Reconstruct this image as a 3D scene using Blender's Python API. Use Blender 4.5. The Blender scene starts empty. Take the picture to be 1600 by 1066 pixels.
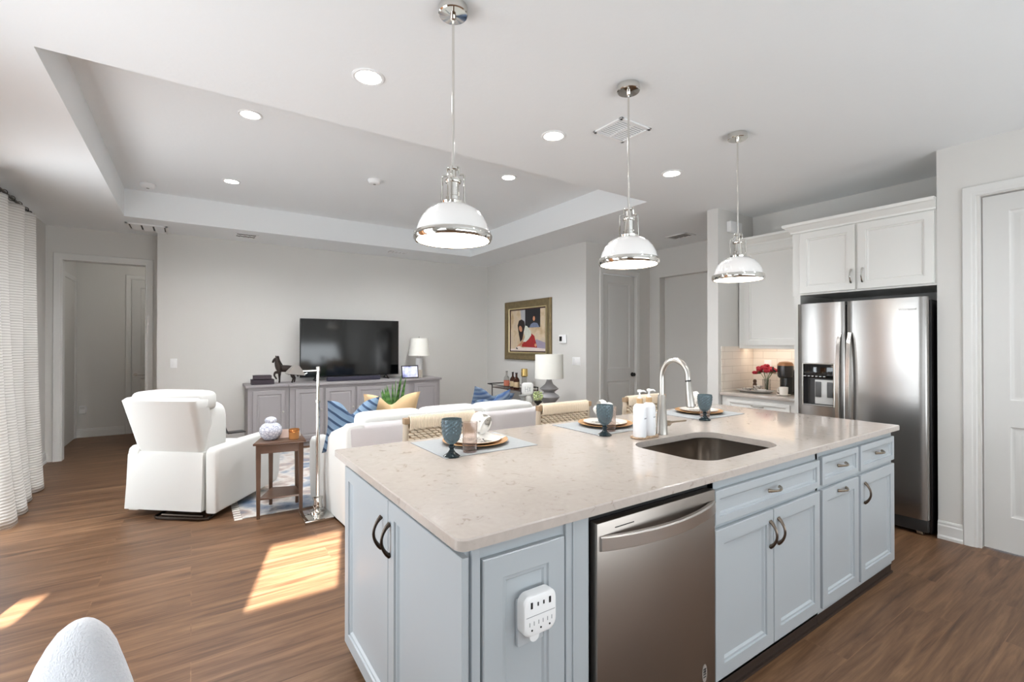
import bpy, bmesh, math, random
from mathutils import Vector, Matrix
random.seed(7)
PI = math.pi
SC = bpy.context.scene
COL = SC.collection

# ------------------------------------------------------------------ camera
H = 1.42
cd = bpy.data.cameras.new('camera'); cam = bpy.data.objects.new('camera', cd); COL.objects.link(cam)
cd.sensor_width = 36.0; cd.lens = 36.0*736.5/1600; cd.clip_start = 0.02
TH = math.atan(500/736.5)
cam.location = (0, 0, H); cam.rotation_euler = (PI/2+math.radians(.31), 0, -TH)
SC.camera = cam

# ------------------------------------------------------------------ view, world, sun, daylight, added fill lamps
SC.view_settings.view_transform = 'Standard'; SC.view_settings.look = 'None'
SC.view_settings.gamma = 1.0; SC.view_settings.use_curve_mapping = False
SC.view_settings.exposure = 0.18
SC.cycles.use_denoising = True
SC.cycles.max_bounces = 12; SC.cycles.diffuse_bounces = 6; SC.cycles.glossy_bounces = 5
SC.cycles.transmission_bounces = 8; SC.cycles.transparent_max_bounces = 8
SC.cycles.sample_clamp_indirect = 6.0; SC.cycles.caustics_reflective = False; SC.cycles.caustics_refractive = False
W = bpy.data.worlds.new('sky'); SC.world = W; W.use_nodes = True
wb = W.node_tree.nodes['Background']; wb.inputs[0].default_value = (.86, .93, 1, 1); wb.inputs[1].default_value = 1.6
SUN_D = Vector((.268*math.cos(.3465), .963*math.cos(.3465), -math.sin(.3465)))
sl = bpy.data.lights.new('sun', 'SUN'); sl.energy = 84.0; sl.angle = .006; sl.color = (1, .98, .95)
so = bpy.data.objects.new('sun', sl); COL.objects.link(so); so.rotation_euler = SUN_D.to_track_quat('-Z', 'Y').to_euler(); so.location = (-3, -8, 5)
def area(name, loc, direction, sx, sy, watts, color):
    l = bpy.data.lights.new(name, 'AREA'); l.shape = 'RECTANGLE'; l.size = sx; l.size_y = sy; l.energy = watts; l.color = color
    o = bpy.data.objects.new(name, l); COL.objects.link(o); o.location = loc
    o.rotation_euler = Vector(direction).to_track_quat('-Z', 'Y').to_euler(); return o
area('daylight_west', (-1.42, 5.02, 1.2), (1, .1, -.05), .62, 2.0, 34, (.87, .945, 1))
area('daylight_west_dining', (-1.42, 2.2, 1.2), (1, .35, -.05), 1.3, 2.0, 44, (.87, .945, 1))
area('fill_south', (1.9, -2.5, 1.3), (0, 1, 1.0), 4.6, 2.2, 150, (.87, .945, 1))  # added fill lamp before the solid south wall, no window behind it
area('fill_nook', (-3.4, -.7, 1.3), (1, .35, .2), 2.6, 2.0, 40, (.87, .945, 1))  # added fill lamp inside the closed nook wall

# ------------------------------------------------------------------ helpers
def lin(c):
    return tuple(((v/255)/12.92 if v/255 <= .04045 else ((v/255+.055)/1.055)**2.4) for v in c)
MATS = {}
def mat(name, col, rough=.5, metal=0.0, spec=None, bump=None, var=None, emit=None, trans=0, ior=1.45, coat=0, aniso=0, sheen=0, alpha=1):
    """col 0-255 sRGB. bump=(scale, strength, stretch xyz); var=(scale, amount)"""
    if name in MATS: return MATS[name]
    m = bpy.data.materials.new(name); m.use_nodes = True; nt = m.node_tree; b = nt.nodes['Principled BSDF']
    c = lin(col); b.inputs['Base Color'].default_value = (*c, 1); b.inputs['Roughness'].default_value = rough; b.inputs['Metallic'].default_value = metal
    if spec is not None: b.inputs['Specular IOR Level'].default_value = spec
    if trans: b.inputs['Transmission Weight'].default_value = trans; b.inputs['IOR'].default_value = ior
    if coat: b.inputs['Coat Weight'].default_value = coat; b.inputs['Coat Roughness'].default_value = .05
    if sheen: b.inputs['Sheen Weight'].default_value = sheen
    if aniso: b.inputs['Anisotropic'].default_value = aniso
    if emit: b.inputs['Emission Color'].default_value = (*lin(emit[0]), 1); b.inputs['Emission Strength'].default_value = emit[1]
    if bump or var:
        tc = nt.nodes.new('ShaderNodeNewGeometry')
    if bump:
        mp = nt.nodes.new('ShaderNodeMapping'); nt.links.new(tc.outputs['Position'], mp.inputs[0])
        if len(bump) > 2: mp.inputs['Scale'].default_value = bump[2]
        n = nt.nodes.new('ShaderNodeTexNoise'); n.inputs['Scale'].default_value = bump[0]; n.inputs['Detail'].default_value = 3
        nt.links.new(mp.outputs[0], n.inputs['Vector'])
        bp = nt.nodes.new('ShaderNodeBump'); bp.inputs['Strength'].default_value = bump[1]; bp.inputs['Distance'].default_value = .01
        nt.links.new(n.outputs[0], bp.inputs['Height']); nt.links.new(bp.outputs[0], b.inputs['Normal'])
    if var:
        n = nt.nodes.new('ShaderNodeTexNoise'); n.inputs['Scale'].default_value = var[0]; n.inputs['Detail'].default_value = 4
        nt.links.new(tc.outputs['Position'], n.inputs['Vector'])
        mx = nt.nodes.new('ShaderNodeMix'); mx.data_type = 'RGBA'
        mx.inputs[6].default_value = (*[v*(1-var[1]) for v in c], 1); mx.inputs[7].default_value = (*[min(1, v*(1+var[1])) for v in c], 1)
        nt.links.new(n.outputs[0], mx.inputs[0]); nt.links.new(mx.outputs[2], b.inputs['Base Color'])
    MATS[name] = m; return m
def nodes(name, col=(200, 200, 200), rough=.5, **k):
    m = mat(name, col, rough, **k); return m, m.node_tree, m.node_tree.nodes['Principled BSDF']
def ramp(nt, src, stops):
    r = nt.nodes.new('ShaderNodeValToRGB'); e = r.color_ramp.elements
    while len(e) < len(stops): e.new(.5)
    for i, (p, c) in enumerate(stops): e[i].position = p; e[i].color = (*lin(c), 1)
    nt.links.new(src, r.inputs[0]); return r.outputs[0]

class MB:
    def __init__(s): s.bm = bmesh.new(); s.mi = 0
    def _f(s, vs):
        try:
            f = s.bm.faces.new(vs); f.material_index = s.mi; return f
        except ValueError: return None
    def box(s, x0, x1, y0, y1, z0, z1, bev=0, seg=2):
        x0, x1 = sorted((x0, x1)); y0, y1 = sorted((y0, y1)); z0, z1 = sorted((z0, z1))
        v = [s.bm.verts.new(p) for p in [(x0,y0,z0),(x1,y0,z0),(x1,y1,z0),(x0,y1,z0),(x0,y0,z1),(x1,y0,z1),(x1,y1,z1),(x0,y1,z1)]]
        fs = [s._f([v[i] for i in q]) for q in [(0,3,2,1),(4,5,6,7),(0,1,5,4),(1,2,6,5),(2,3,7,6),(3,0,4,7)]]
        if bev:
            es = list({e for f in fs for e in f.edges})
            r = bmesh.ops.bevel(s.bm, geom=es, offset=min(bev, .49*min(x1-x0, y1-y0, z1-z0)), segments=seg, profile=.5, affect='EDGES')
            for f in r['faces']: f.material_index = s.mi
        return s
    def loft(s, loops, cap0=True, cap1=True, closed=True):
        vs = [[s.bm.verts.new(p) for p in L] for L in loops]
        n = len(vs[0])
        for a, b in zip(vs, vs[1:]):
            for i in range(n if closed else n-1):
                j = (i+1) % n; s._f([a[i], a[j], b[j], b[i]])
        if cap0: s._f(vs[0][::-1])
        if cap1: s._f(vs[-1])
        return s
    def lathe(s, prof, c=(0,0,0), seg=32, axis='z', cap=True, flute=None, hob=None):
        L = []
        for r, z in prof:
            r = max(r, .0004); lp = []
            for i in range(seg):
                a = 2*PI*i/seg; rr = r*(1+(flute[1]*math.cos(flute[0]*a) if flute else 0)+(hob[1]*math.cos(hob[0]*a+(PI if int(round(z*hob[2])) % 2 else 0)) if hob and hob[3] < z < hob[4] else 0))
                p = (rr*math.cos(a), rr*math.sin(a), z)
                if axis == 'x': p = (p[2], p[0], p[1])
                if axis == 'y': p = (p[0], p[2], -p[1])
                lp.append((p[0]+c[0], p[1]+c[1], p[2]+c[2]))
            L.append(lp)
        return s.loft(L, cap, cap)
    def cyl(s, p0, p1, r0, r1=None, seg=16):
        return s.tube([p0, p1], [r0, r0 if r1 is None else r1], seg)
    def tube(s, pts, r, seg=10, flat=1.0, up=None):
        pts = [Vector(p) for p in pts]; n = len(pts); rs = r if isinstance(r, (list, tuple)) else [r]*n
        prev = None; L = []
        for i, p in enumerate(pts):
            t = (pts[min(i+1, n-1)]-pts[max(i-1, 0)]).normalized()
            if prev is None:
                a = Vector(up) if up else (Vector((0, 0, 1)) if abs(t.z) < .9 else Vector((1, 0, 0)))
                x = (a - t*a.dot(t)).normalized()
            else: x = (prev - t*prev.dot(t)).normalized()
            prev = x; y = t.cross(x)
            L.append([tuple(p + x*rs[i]*math.cos(2*PI*k/seg)*flat + y*rs[i]*math.sin(2*PI*k/seg)) for k in range(seg)])
        return s.loft(L)
    def prism(s, poly, plane, a, b, bev=0, seg=2):
        def P(u, v, w): return {'xy': (u, v, w), 'xz': (u, w, v), 'yz': (w, u, v)}[plane]
        A = [s.bm.verts.new(P(u, v, a)) for u, v in poly]; B = [s.bm.verts.new(P(u, v, b)) for u, v in poly]
        n = len(poly); fs = [s._f(A[::-1]), s._f(B)]
        for i in range(n): fs.append(s._f([A[i], A[(i+1) % n], B[(i+1) % n], B[i]]))
        fs = [f for f in fs if f]
        bmesh.ops.recalc_face_normals(s.bm, faces=fs)
        if bev:
            es = list({e for f in fs[:2] for e in f.edges})
            r = bmesh.ops.bevel(s.bm, geom=es, offset=bev, segments=seg, profile=.5, affect='EDGES')
            for f in r['faces']: f.material_index = s.mi
        return s
    def panel(s, o, U, V, w, h, rings, cells=None, t=0.0):
        """rings [(inset, height)] lofted towards the viewer along N=UxV and capped"""
        o, U, V = Vector(o), Vector(U), Vector(V); N = U.cross(V)
        def R(x0, y0, x1, y1, i, hh):
            return [tuple(o+U*a+V*b+N*hh) for a, b in [(x0+i, y0+i), (x1-i, y0+i), (x1-i, y1-i), (x0+i, y1-i)]]
        if cells is None:
            return s.loft([R(0, 0, w, h, i, hh) for i, hh in rings])
        xs = sorted({0, w} | {c[0] for c in cells} | {c[2] for c in cells}); ys = sorted({0, h} | {c[1] for c in cells} | {c[3] for c in cells})
        s.loft([R(0, 0, w, h, 0, 0), R(0, 0, w, h, 0, t)], True, False)
        for xa, xb in zip(xs, xs[1:]):
            for ya, yb in zip(ys, ys[1:]):
                if any(c[0]-1e-6 <= xa and xb <= c[2]+1e-6 and c[1]-1e-6 <= ya and yb <= c[3]+1e-6 for c in cells): continue
                s._f([s.bm.verts.new(p) for p in R(xa, ya, xb, yb, 0, t)])
        for c in cells: s.loft([R(*c, i, t+hh) for i, hh in rings], False, True)
        return s
    def sell(s, c, r, e1=.5, e2=.5, nu=20, nv=12, rot=None):
        def pw(v, e): return math.copysign(abs(v)**e, v)
        L = []
        for j in range(nv+1):
            ph = -PI/2+PI*j/nv; ph = max(min(ph, PI/2-.02), -PI/2+.02); lp = []
            for i in range(nu):
                th = 2*PI*i/nu
                p = Vector((r[0]*pw(math.cos(ph), e1)*pw(math.cos(th), e2), r[1]*pw(math.cos(ph), e1)*pw(math.sin(th), e2), r[2]*pw(math.sin(ph), e1)))
                if rot: p = rot @ p
                lp.append((p.x+c[0], p.y+c[1], p.z+c[2]))
            L.append(lp)
        return s.loft(L)
    def grid(s, fn, nu, nv):
        vs = [[s.bm.verts.new(fn(i/nu, j/nv)) for i in range(nu+1)] for j in range(nv+1)]
        for j in range(nv):
            for i in range(nu): s._f([vs[j][i], vs[j][i+1], vs[j+1][i+1], vs[j+1][i]])
        return s
    def plate_hole(s, outer, inner, z0, z1, ch=.003):
        """slab with a hole; outer has a small top chamfer"""
        def ins(pts, d):
            c = Vector((sum(p[0] for p in pts)/len(pts), sum(p[1] for p in pts)/len(pts)))
            return [(p[0]-math.copysign(d, p[0]-c.x), p[1]-math.copysign(d, p[1]-c.y)) for p in pts]
        top = ins(outer, ch)
        for loop, z, flip in ((top, z1, False), (outer, z0, True)):
            bm2 = s.bm; es = []
            for L in (loop, inner):
                v = [bm2.verts.new((p[0], p[1], z)) for p in L]
                es += [bm2.edges.new((v[i], v[(i+1) % len(v)])) for i in range(len(v))]
            bmesh.ops.triangle_fill(bm2, edges=es, use_beauty=True, normal=(0, 0, -1 if flip else 1))
        s.loft([[(p[0], p[1], z0) for p in outer], [(p[0], p[1], z1-ch) for p in outer], [(p[0], p[1], z1) for p in top]], False, False)
        s.loft([[(p[0], p[1], z1) for p in inner], [(p[0], p[1], z0) for p in inner]], False, False)
        return s

ROOTM = {}
def top_of(o):
    while o.parent: o = o.parent
    return o
def obj(name, mb, m, parent=None, local=False, sharp=35, smooth=True):
    bm = mb.bm
    bmesh.ops.remove_doubles(bm, verts=bm.verts, dist=1e-5)
    if parent is None:
        lo = Vector((min(v.co.x for v in bm.verts), min(v.co.y for v in bm.verts), min(v.co.z for v in bm.verts)))
        hi = Vector((max(v.co.x for v in bm.verts), max(v.co.y for v in bm.verts), max(v.co.z for v in bm.verts)))
        org = Vector(((lo.x+hi.x)/2, (lo.y+hi.y)/2, lo.z)); M = Matrix.Translation(org)
        bm.transform(M.inverted())
    elif not local:
        bm.transform(ROOTM[top_of(parent).name].inverted())
    bmesh.ops.recalc_face_normals(bm, faces=bm.faces)
    me = bpy.data.meshes.new(name); bm.to_mesh(me); bm.free()
    for mm in (m if isinstance(m, (list, tuple)) else [m]): me.materials.append(mm)
    if smooth:
        for p in me.polygons: p.use_smooth = True
        me.set_sharp_from_angle(angle=math.radians(sharp))
    o = bpy.data.objects.new(name, me); COL.objects.link(o)
    if parent is None: o.matrix_basis = M; ROOTM[o.name] = M
    else: o.parent = parent
    return o
def tag(o, label, cat, group=None, kind=None):
    o['label'] = label; o['category'] = cat
    if group: o['group'] = group
    if kind: o['kind'] = kind
    return o
def thing(name, label, cat, loc, rotz=0, group=None, kind=None):
    o = bpy.data.objects.new(name, None); COL.objects.link(o); o.empty_display_size = .05
    M = Matrix.Translation(loc) @ Matrix.Rotation(rotz, 4, 'Z'); o.matrix_basis = M; ROOTM[o.name] = M
    return tag(o, label, cat, group, kind)
def dup(root, loc, label, rotz=None):
    c = root.copy(); COL.objects.link(c); c.location = loc; c['label'] = label
    if rotz is not None: c.rotation_euler.z = rotz
    def rec(a, b):
        for ch in a.children:
            d = ch.copy(); COL.objects.link(d); d.parent = b; rec(ch, d)
    rec(root, c); return c
def struct(name, mb, m, label, cat, **k):
    return tag(obj(name, mb, m, **k), label, cat, None, 'structure')
def rrect(x0, x1, y0, y1, r, n=6):
    out = []
    for cx, cy, a0 in [(x1-r, y1-r, 0), (x0+r, y1-r, 90), (x0+r, y0+r, 180), (x1-r, y0+r, 270)]:
        for k in range(n+1):
            a = math.radians(a0+90*k/n); out.append((cx+r*math.cos(a), cy+r*math.sin(a)))
    return out
def wall(axis, c0, c1, a0, a1, z0, z1, holes=()):
    """slab: axis 'x' = plane of constant x between c0..c1, spanning y a0..a1"""
    mb = MB()
    xs = sorted({a0, a1} | {h[0] for h in holes} | {h[1] for h in holes}); zs = sorted({z0, z1} | {h[2] for h in holes} | {h[3] for h in holes})
    for a, b in zip(xs, xs[1:]):
        for c, d in zip(zs, zs[1:]):
            if any(h[0]-1e-6 <= a and b <= h[1]+1e-6 and h[2]-1e-6 <= c and d <= h[3]+1e-6 for h in holes): continue
            if axis == 'x': mb.box(c0, c1, a, b, c, d)
            else: mb.box(a, b, c0, c1, c, d)
    return mb
def bow(o, D, N, L, rise, r=.005, flare=1.7):
    o, D, N = Vector(o), Vector(D), Vector(N); pts = []; rs = []
    for k in range(13):
        t = k/12; pts.append(o+D*(t-.5)*L+N*rise*math.sin(PI*t)**.75); rs.append(r*(1+(flare-1)*abs(2*t-1)**3))
    return MB().tube(pts, rs, 8)
X_, Y_, Z_ = (1, 0, 0), (0, 1, 0), (0, 0, 1); mX, mY = (-1, 0, 0), (0, -1, 0)

# ------------------------------------------------------------------ materials
M_wall = mat('wall_paint', (216, 214, 210), .85, bump=(60, .03))
M_ceil = mat('ceiling_paint', (238, 240, 241), .9, bump=(28, .12))
M_trim = mat('trim_paint', (218, 217, 214), .45)
M_door = mat('door_paint', (210, 209, 206), .45)
M_white = mat('cabinet_white', (230, 229, 225), .35)
M_isl = mat('island_paint', (176, 182, 186), .32)
M_dark = mat('dark_gap', (14, 13, 13), .6)
M_chrome = mat('polished_nickel', (222, 220, 215), .06, 1)
M_brush = mat('brushed_nickel', (190, 186, 180), .28, 1)
M_bronze = mat('dark_bronze', (70, 62, 56), .3, 1)
M_black = mat('black_metal', (24, 23, 23), .4)
M_blackg = mat('black_gloss', (12, 12, 13), .06, spec=.6)
M_plastic = mat('white_plastic', (238, 238, 238), .4)
M_slip = mat('white_slipcover', (214, 214, 210), .9, bump=(220, .08), sheen=.2)
M_wood = mat('walnut_wood', (92, 66, 50), .35, bump=(40, .05, (1, 1, .12)), var=(14, .25))
M_lwood = mat('pale_wood', (176, 156, 132), .55, var=(20, .15))
M_graycab = mat('console_gray', (157, 152, 153), .45)
M_linen = mat('lamp_linen', (238, 236, 228), .9)
M_glow = mat('bulb_diffuser', (255, 252, 245), .5, emit=((255, 244, 226), 9))
M_can = mat('led_disc', (255, 255, 255), .5, emit=((255, 250, 240), 14))

def floor_mat():
    m, nt, b = nodes('plank_floor', (120, 90, 66), .42, spec=.35)
    g = nt.nodes.new('ShaderNodeNewGeometry'); br = nt.nodes.new('ShaderNodeTexBrick')
    br.offset = .37; br.inputs['Scale'].default_value = 1; br.inputs['Brick Width'].default_value = 1.22; br.inputs['Row Height'].default_value = .182
    br.inputs['Mortar Size'].default_value = .002; br.inputs['Mortar Smooth'].default_value = .2; br.inputs['Bias'].default_value = -.1
    br.inputs['Color1'].default_value = (.32, .32, .32, 1); br.inputs['Color2'].default_value = (.68, .68, .68, 1); br.inputs['Mortar'].default_value = (.9, .9, .9, 1)
    nt.links.new(g.outputs['Position'], br.inputs['Vector'])
    # plank tone offsets the grain so that joints read
    off = nt.nodes.new('ShaderNodeVectorMath'); off.operation = 'SCALE'; off.inputs['Scale'].default_value = 9
    nt.links.new(br.outputs['Color'], off.inputs[0])
    add = nt.nodes.new('ShaderNodeVectorMath'); add.operation = 'ADD'; nt.links.new(g.outputs['Position'], add.inputs[0]); nt.links.new(off.outputs[0], add.inputs[1])
    mp = nt.nodes.new('ShaderNodeMapping'); mp.inputs['Scale'].default_value = (.9, 11, 1); nt.links.new(add.outputs[0], mp.inputs[0])
    n = nt.nodes.new('ShaderNodeTexNoise'); n.inputs['Scale'].default_value = 1.6; n.inputs['Detail'].default_value = 7; n.inputs['Roughness'].default_value = .62; n.inputs['Distortion'].default_value = .9
    nt.links.new(mp.outputs[0], n.inputs['Vector'])
    mp2 = nt.nodes.new('ShaderNodeMapping'); mp2.inputs['Scale'].default_value = (2.2, 60, 1); nt.links.new(add.outputs[0], mp2.inputs[0])
    n2 = nt.nodes.new('ShaderNodeTexNoise'); n2.inputs['Scale'].default_value = 2; n2.inputs['Detail'].default_value = 3; nt.links.new(mp2.outputs[0], n2.inputs['Vector'])
    mx0 = nt.nodes.new('ShaderNodeMix'); mx0.data_type = 'FLOAT'; mx0.inputs[0].default_value = .2
    nt.links.new(n.outputs[0], mx0.inputs[2]); nt.links.new(n2.outputs[0], mx0.inputs[3])
    c = ramp(nt, mx0.outputs[0], [(.3, (62, 42, 28)), (.44, (96, 68, 47)), (.55, (114, 84, 60)), (.74, (142, 110, 82))])
    hsv = nt.nodes.new('ShaderNodeHueSaturation'); nt.links.new(c, hsv.inputs['Color'])
    ma = nt.nodes.new('ShaderNodeMath'); ma.operation = 'MULTIPLY_ADD'; ma.inputs[1].default_value = .42; ma.inputs[2].default_value = .8
    nt.links.new(br.outputs['Color'], ma.inputs[0]); nt.links.new(ma.outputs[0], hsv.inputs['Value'])
    nt.links.new(hsv.outputs[0], b.inputs['Base Color'])
    bp = nt.nodes.new('ShaderNodeBump'); bp.inputs['Strength'].default_value = .12; bp.inputs['Distance'].default_value = .004
    nt.links.new(mx0.outputs[0], bp.inputs['Height']); nt.links.new(bp.outputs[0], b.inputs['Normal'])
    return m
M_floor = floor_mat()
def quartz_mat():
    m, nt, b = nodes('quartz', (226, 216, 206), .1, coat=.3)
    g = nt.nodes.new('ShaderNodeNewGeometry')
    n = nt.nodes.new('ShaderNodeTexNoise'); n.inputs['Scale'].default_value = 22; n.inputs['Detail'].default_value = 6; n.inputs['Distortion'].default_value = 1.5
    nt.links.new(g.outputs['Position'], n.inputs['Vector'])
    c = ramp(nt, n.outputs[0], [(.30, (168, 155, 146)), (.36, (186, 176, 168)), (.7, (192, 182, 174))])
    nt.links.new(c, b.inputs['Base Color']); return m
M_quartz = quartz_mat()
def steel_mat(name, vertical=True, col=(186, 182, 178), rough=.26):
    m, nt, b = nodes(name, col, rough, metal=1)
    g = nt.nodes.new('ShaderNodeNewGeometry'); mp = nt.nodes.new('ShaderNodeMapping')
    mp.inputs['Scale'].default_value = (2, 2, 400) if not vertical else (400, 400, 2)
    nt.links.new(g.outputs['Position'], mp.inputs[0])
    n = nt.nodes.new('ShaderNodeTexNoise'); n.inputs['Scale'].default_value = 1; n.inputs['Detail'].default_value = 2; nt.links.new(mp.outputs[0], n.inputs['Vector'])
    bp = nt.nodes.new('ShaderNodeBump'); bp.inputs['Strength'].default_value = .04; bp.inputs['Distance'].default_value = .002
    nt.links.new(n.outputs[0], bp.inputs['Height']); nt.links.new(bp.outputs[0], b.inputs['Normal']); return m
M_steel = steel_mat('stainless_brushed', False, (166, 163, 160), .24)
M_steeld = steel_mat('stainless_dishwasher', False, (166, 158, 151), .36)
def tile_mat():
    m, nt, b = nodes('subway_tile', (236, 226, 214), .18)
    tc = nt.nodes.new('ShaderNodeNewGeometry'); sp = nt.nodes.new('ShaderNodeSeparateXYZ'); nt.links.new(tc.outputs['Position'], sp.inputs[0])
    ad = nt.nodes.new('ShaderNodeMath'); ad.operation = 'ADD'; nt.links.new(sp.outputs[0], ad.inputs[0]); nt.links.new(sp.outputs[1], ad.inputs[1])
    cb = nt.nodes.new('ShaderNodeCombineXYZ'); nt.links.new(ad.outputs[0], cb.inputs[0]); nt.links.new(sp.outputs[2], cb.inputs[1])
    br = nt.nodes.new('ShaderNodeTexBrick'); br.inputs['Scale'].default_value = 1; br.inputs['Brick Width'].default_value = .3; br.inputs['Row Height'].default_value = .0785
    br.inputs['Mortar Size'].default_value = .0022; br.inputs['Color1'].default_value = (*lin((238, 229, 218)), 1); br.inputs['Color2'].default_value = (*lin((231, 221, 209)), 1); br.inputs['Mortar'].default_value = (*lin((204, 192, 180)), 1)
    nt.links.new(cb.outputs[0], br.inputs['Vector']); nt.links.new(br.outputs['Color'], b.inputs['Base Color']); return m
M_tile = tile_mat()
def stripe_mat(name, stops, axis, scale, wob=.0, rough=.9, coord='Object', dirv=None):
    m, nt, b = nodes(name, (200, 200, 200), rough)
    tc = nt.nodes.new('ShaderNodeTexCoord'); mp = nt.nodes.new('ShaderNodeVectorMath'); mp.operation = 'DOT_PRODUCT'
    nt.links.new(tc.outputs[coord], mp.inputs[0]); mp.inputs[1].default_value = dirv or {'x': (1, 0, 0), 'y': (0, 1, 0), 'z': (0, 0, 1)}[axis]
    mu = nt.nodes.new('ShaderNodeMath'); mu.operation = 'MULTIPLY'; mu.inputs[1].default_value = scale; nt.links.new(mp.outputs['Value'], mu.inputs[0])
    src = mu.outputs[0]
    if wob:
        n = nt.nodes.new('ShaderNodeTexNoise'); n.inputs['Scale'].default_value = 6; nt.links.new(tc.outputs[coord], n.inputs['Vector'])
        a = nt.nodes.new('ShaderNodeMath'); a.operation = 'MULTIPLY_ADD'; a.inputs[1].default_value = wob; nt.links.new(n.outputs[0], a.inputs[0]); nt.links.new(src, a.inputs[2]); src = a.outputs[0]
    fr = nt.nodes.new('ShaderNodeMath'); fr.operation = 'FRACT'; nt.links.new(src, fr.inputs[0])
    c = ramp(nt, fr.outputs[0], stops); nt.links.new(c, b.inputs['Base Color']); return m
def blotch_mat(name, stops, scale, rough=.5, emit=0, detail=4, coord='Object', voronoi=False):
    m, nt, b = nodes(name, (200, 200, 200), rough)
    tc = nt.nodes.new('ShaderNodeTexCoord')
    if voronoi:
        n = nt.nodes.new('ShaderNodeTexVoronoi'); n.feature = 'DISTANCE_TO_EDGE'; n.inputs['Scale'].default_value = scale
    else:
        n = nt.nodes.new('ShaderNodeTexNoise'); n.inputs['Scale'].default_value = scale; n.inputs['Detail'].default_value = detail
    nt.links.new(tc.outputs[coord], n.inputs['Vector'])
    c = ramp(nt, n.outputs[0], stops); nt.links.new(c, b.inputs['Base Color'])
    if emit: nt.links.new(c, b.inputs['Emission Color']); b.inputs['Emission Strength'].default_value = emit
    return m

# ------------------------------------------------------------------ room shell
struct('floor', MB().box(-3.72, 7, -2.72, 9.67, -.1, 0), M_floor, 'brown wood plank floor running through the whole room', 'floor', smooth=False)
cb = MB()
cb.plate_hole([(7, 9.67), (-3.72, 9.67), (-3.72, -2.72), (7, -2.72)], [(3.77, 6.76), (-.63, 6.76), (-.63, 3.14), (3.77, 3.14)], 2.84, 2.99, 0)
cb.loft([[(x, y, z) for x, y in [(3.77, 6.76), (-.63, 6.76), (-.63, 3.14), (3.77, 3.14)]] for z in (2.99, 3.15)], False, False)
cb.loft([[(x, y, z) for x, y in [(3.77, 6.76), (-.63, 6.76), (-.63, 3.14), (3.77, 3.14)]] for z in (3.15, 3.25)])
struct('ceiling', cb, M_ceil, 'white textured ceiling with a raised rectangular tray over the living area', 'ceiling', smooth=False)
WT = 2.86
def W_(name, args, label, m=None):
    return struct(name, wall(*args), m or M_wall, label, 'wall', smooth=False)
W_('wall_west', ('x', -1.57, -1.45, 1.3, 9.67, 0, WT, [(1.55, 2.9, .05, 2.42), (4.65, 5.65, .05, 2.42)]), 'light gray wall behind the curtain with the sliding door opening')
W_('wall_north', ('y', 7.51, 7.9, -.37, 4.65, 0, WT), 'light gray wall behind the black television')
W_('wall_hallway', ('y', 7.78, 7.9, -1.45, -.37, 0, WT, [(-1.307, -.497, 0, 2.44)]), 'gray wall around the open hallway doorway')
W_('wall_hallway_back', ('y', 9.55, 9.67, -1.45, 1, 0, WT), 'gray wall at the far end of the hallway')
W_('wall_hallway_end', ('x', 1, 1.12, 7.9, 9.67, 0, WT), 'gray wall closing the hallway behind the television wall')
W_('wall_east', ('x', 4.53, 4.65, 4.96, 7.51, 0, WT), 'light gray wall carrying the framed painting')
W_('wall_recess', ('y', 4.84, 4.96, 4.53, 5.98, 0, WT, [(4.845, 5.565, 0, 2.44)]), 'gray recess wall holding the narrow two panel door')
W_('wall_niche', ('x', 5.86, 5.98, 2.99, 4.84, 0, WT, [(3.1, 4.65, 0, 2.42)]), 'gray wall with the tall square opening beside the narrow door')
W_('wall_niche_back', ('x', 5.98, 6.1, 2.87, 4.96, 0, WT), 'gray back wall seen inside the tall square opening')
W_('wall_kitchen_end', ('y', 2.866, 2.99, 4.55, 5.98, 0, WT), 'narrow light gray wall end between the opening and the coffee counter')
W_('wall_kitchen', ('x', 5.22, 5.34, 1.0, 2.866, 0, WT), 'gray wall above the white kitchen cabinets')
W_('wall_fridge_side', ('y', 1.0, 1.11, 4.65, 5.22, 0, WT), 'gray wall beside the refrigerator recess')
W_('wall_right', ('x', 4.53, 4.65, -2.6, 1.11, 0, WT, [(.005, .88, 0, 2.445)]), 'light gray wall around the white door beside the refrigerator')
W_('wall_south', ('y', -2.72, -2.6, -3.72, 4.65, 0, WT, [(-1.32, -.815, 2.05, 2.4), (-3.3, -2.42, 2.25, 2.4)]), 'gray wall behind the viewpoint with two high slots added to shape the sun patches')  # slots added and sized to cut the sun into floor patches
W_('wall_nook', ('x', -3.72, -3.6, -2.6, 1.42, 0, WT), 'gray wall of the dining nook out of view')
W_('wall_nook_north', ('y', 1.3, 1.42, -3.6, -1.57, 0, WT), 'gray wall return of the dining nook out of view')

def baseboard(name, p0, p1, N, label):
    p0, p1, N = Vector((*p0, 0)), Vector((*p1, 0)), Vector((*N, 0)); prof = [(0, 0), (.022, 0), (.022, .018), (.014, .03), (.014, .095), (.010, .105), (.010, .118), (.005, .128), (0, .13)]
    mb = MB().loft([[tuple(p+N*a+Vector((0, 0, b))) for a, b in prof] for p in (p0, p1)])
    struct(name, mb, M_trim, label, 'baseboard', smooth=False)
baseboard('baseboard_right', (4.53, 1.11), (4.53, .972), (-1, 0), 'short white baseboard between the refrigerator and the door casing')
baseboard('baseboard_west', (-1.45, 5.75), (-1.45, 7.78), (1, 0), 'white baseboard below the gray wall beside the curtain')
baseboard('baseboard_hallway_back', (-1.45, 9.55), (-.87, 9.55), (0, -1), 'white baseboard at the far end of the hallway')
baseboard('baseboard_hallway_side', (-1.45, 7.9), (-1.45, 8.66), (1, 0), 'white baseboard on the left side of the hallway')
baseboard('baseboard_north', (-.37, 7.51), (4.53, 7.51), (0, -1), 'white baseboard along the television wall behind the console')
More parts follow.
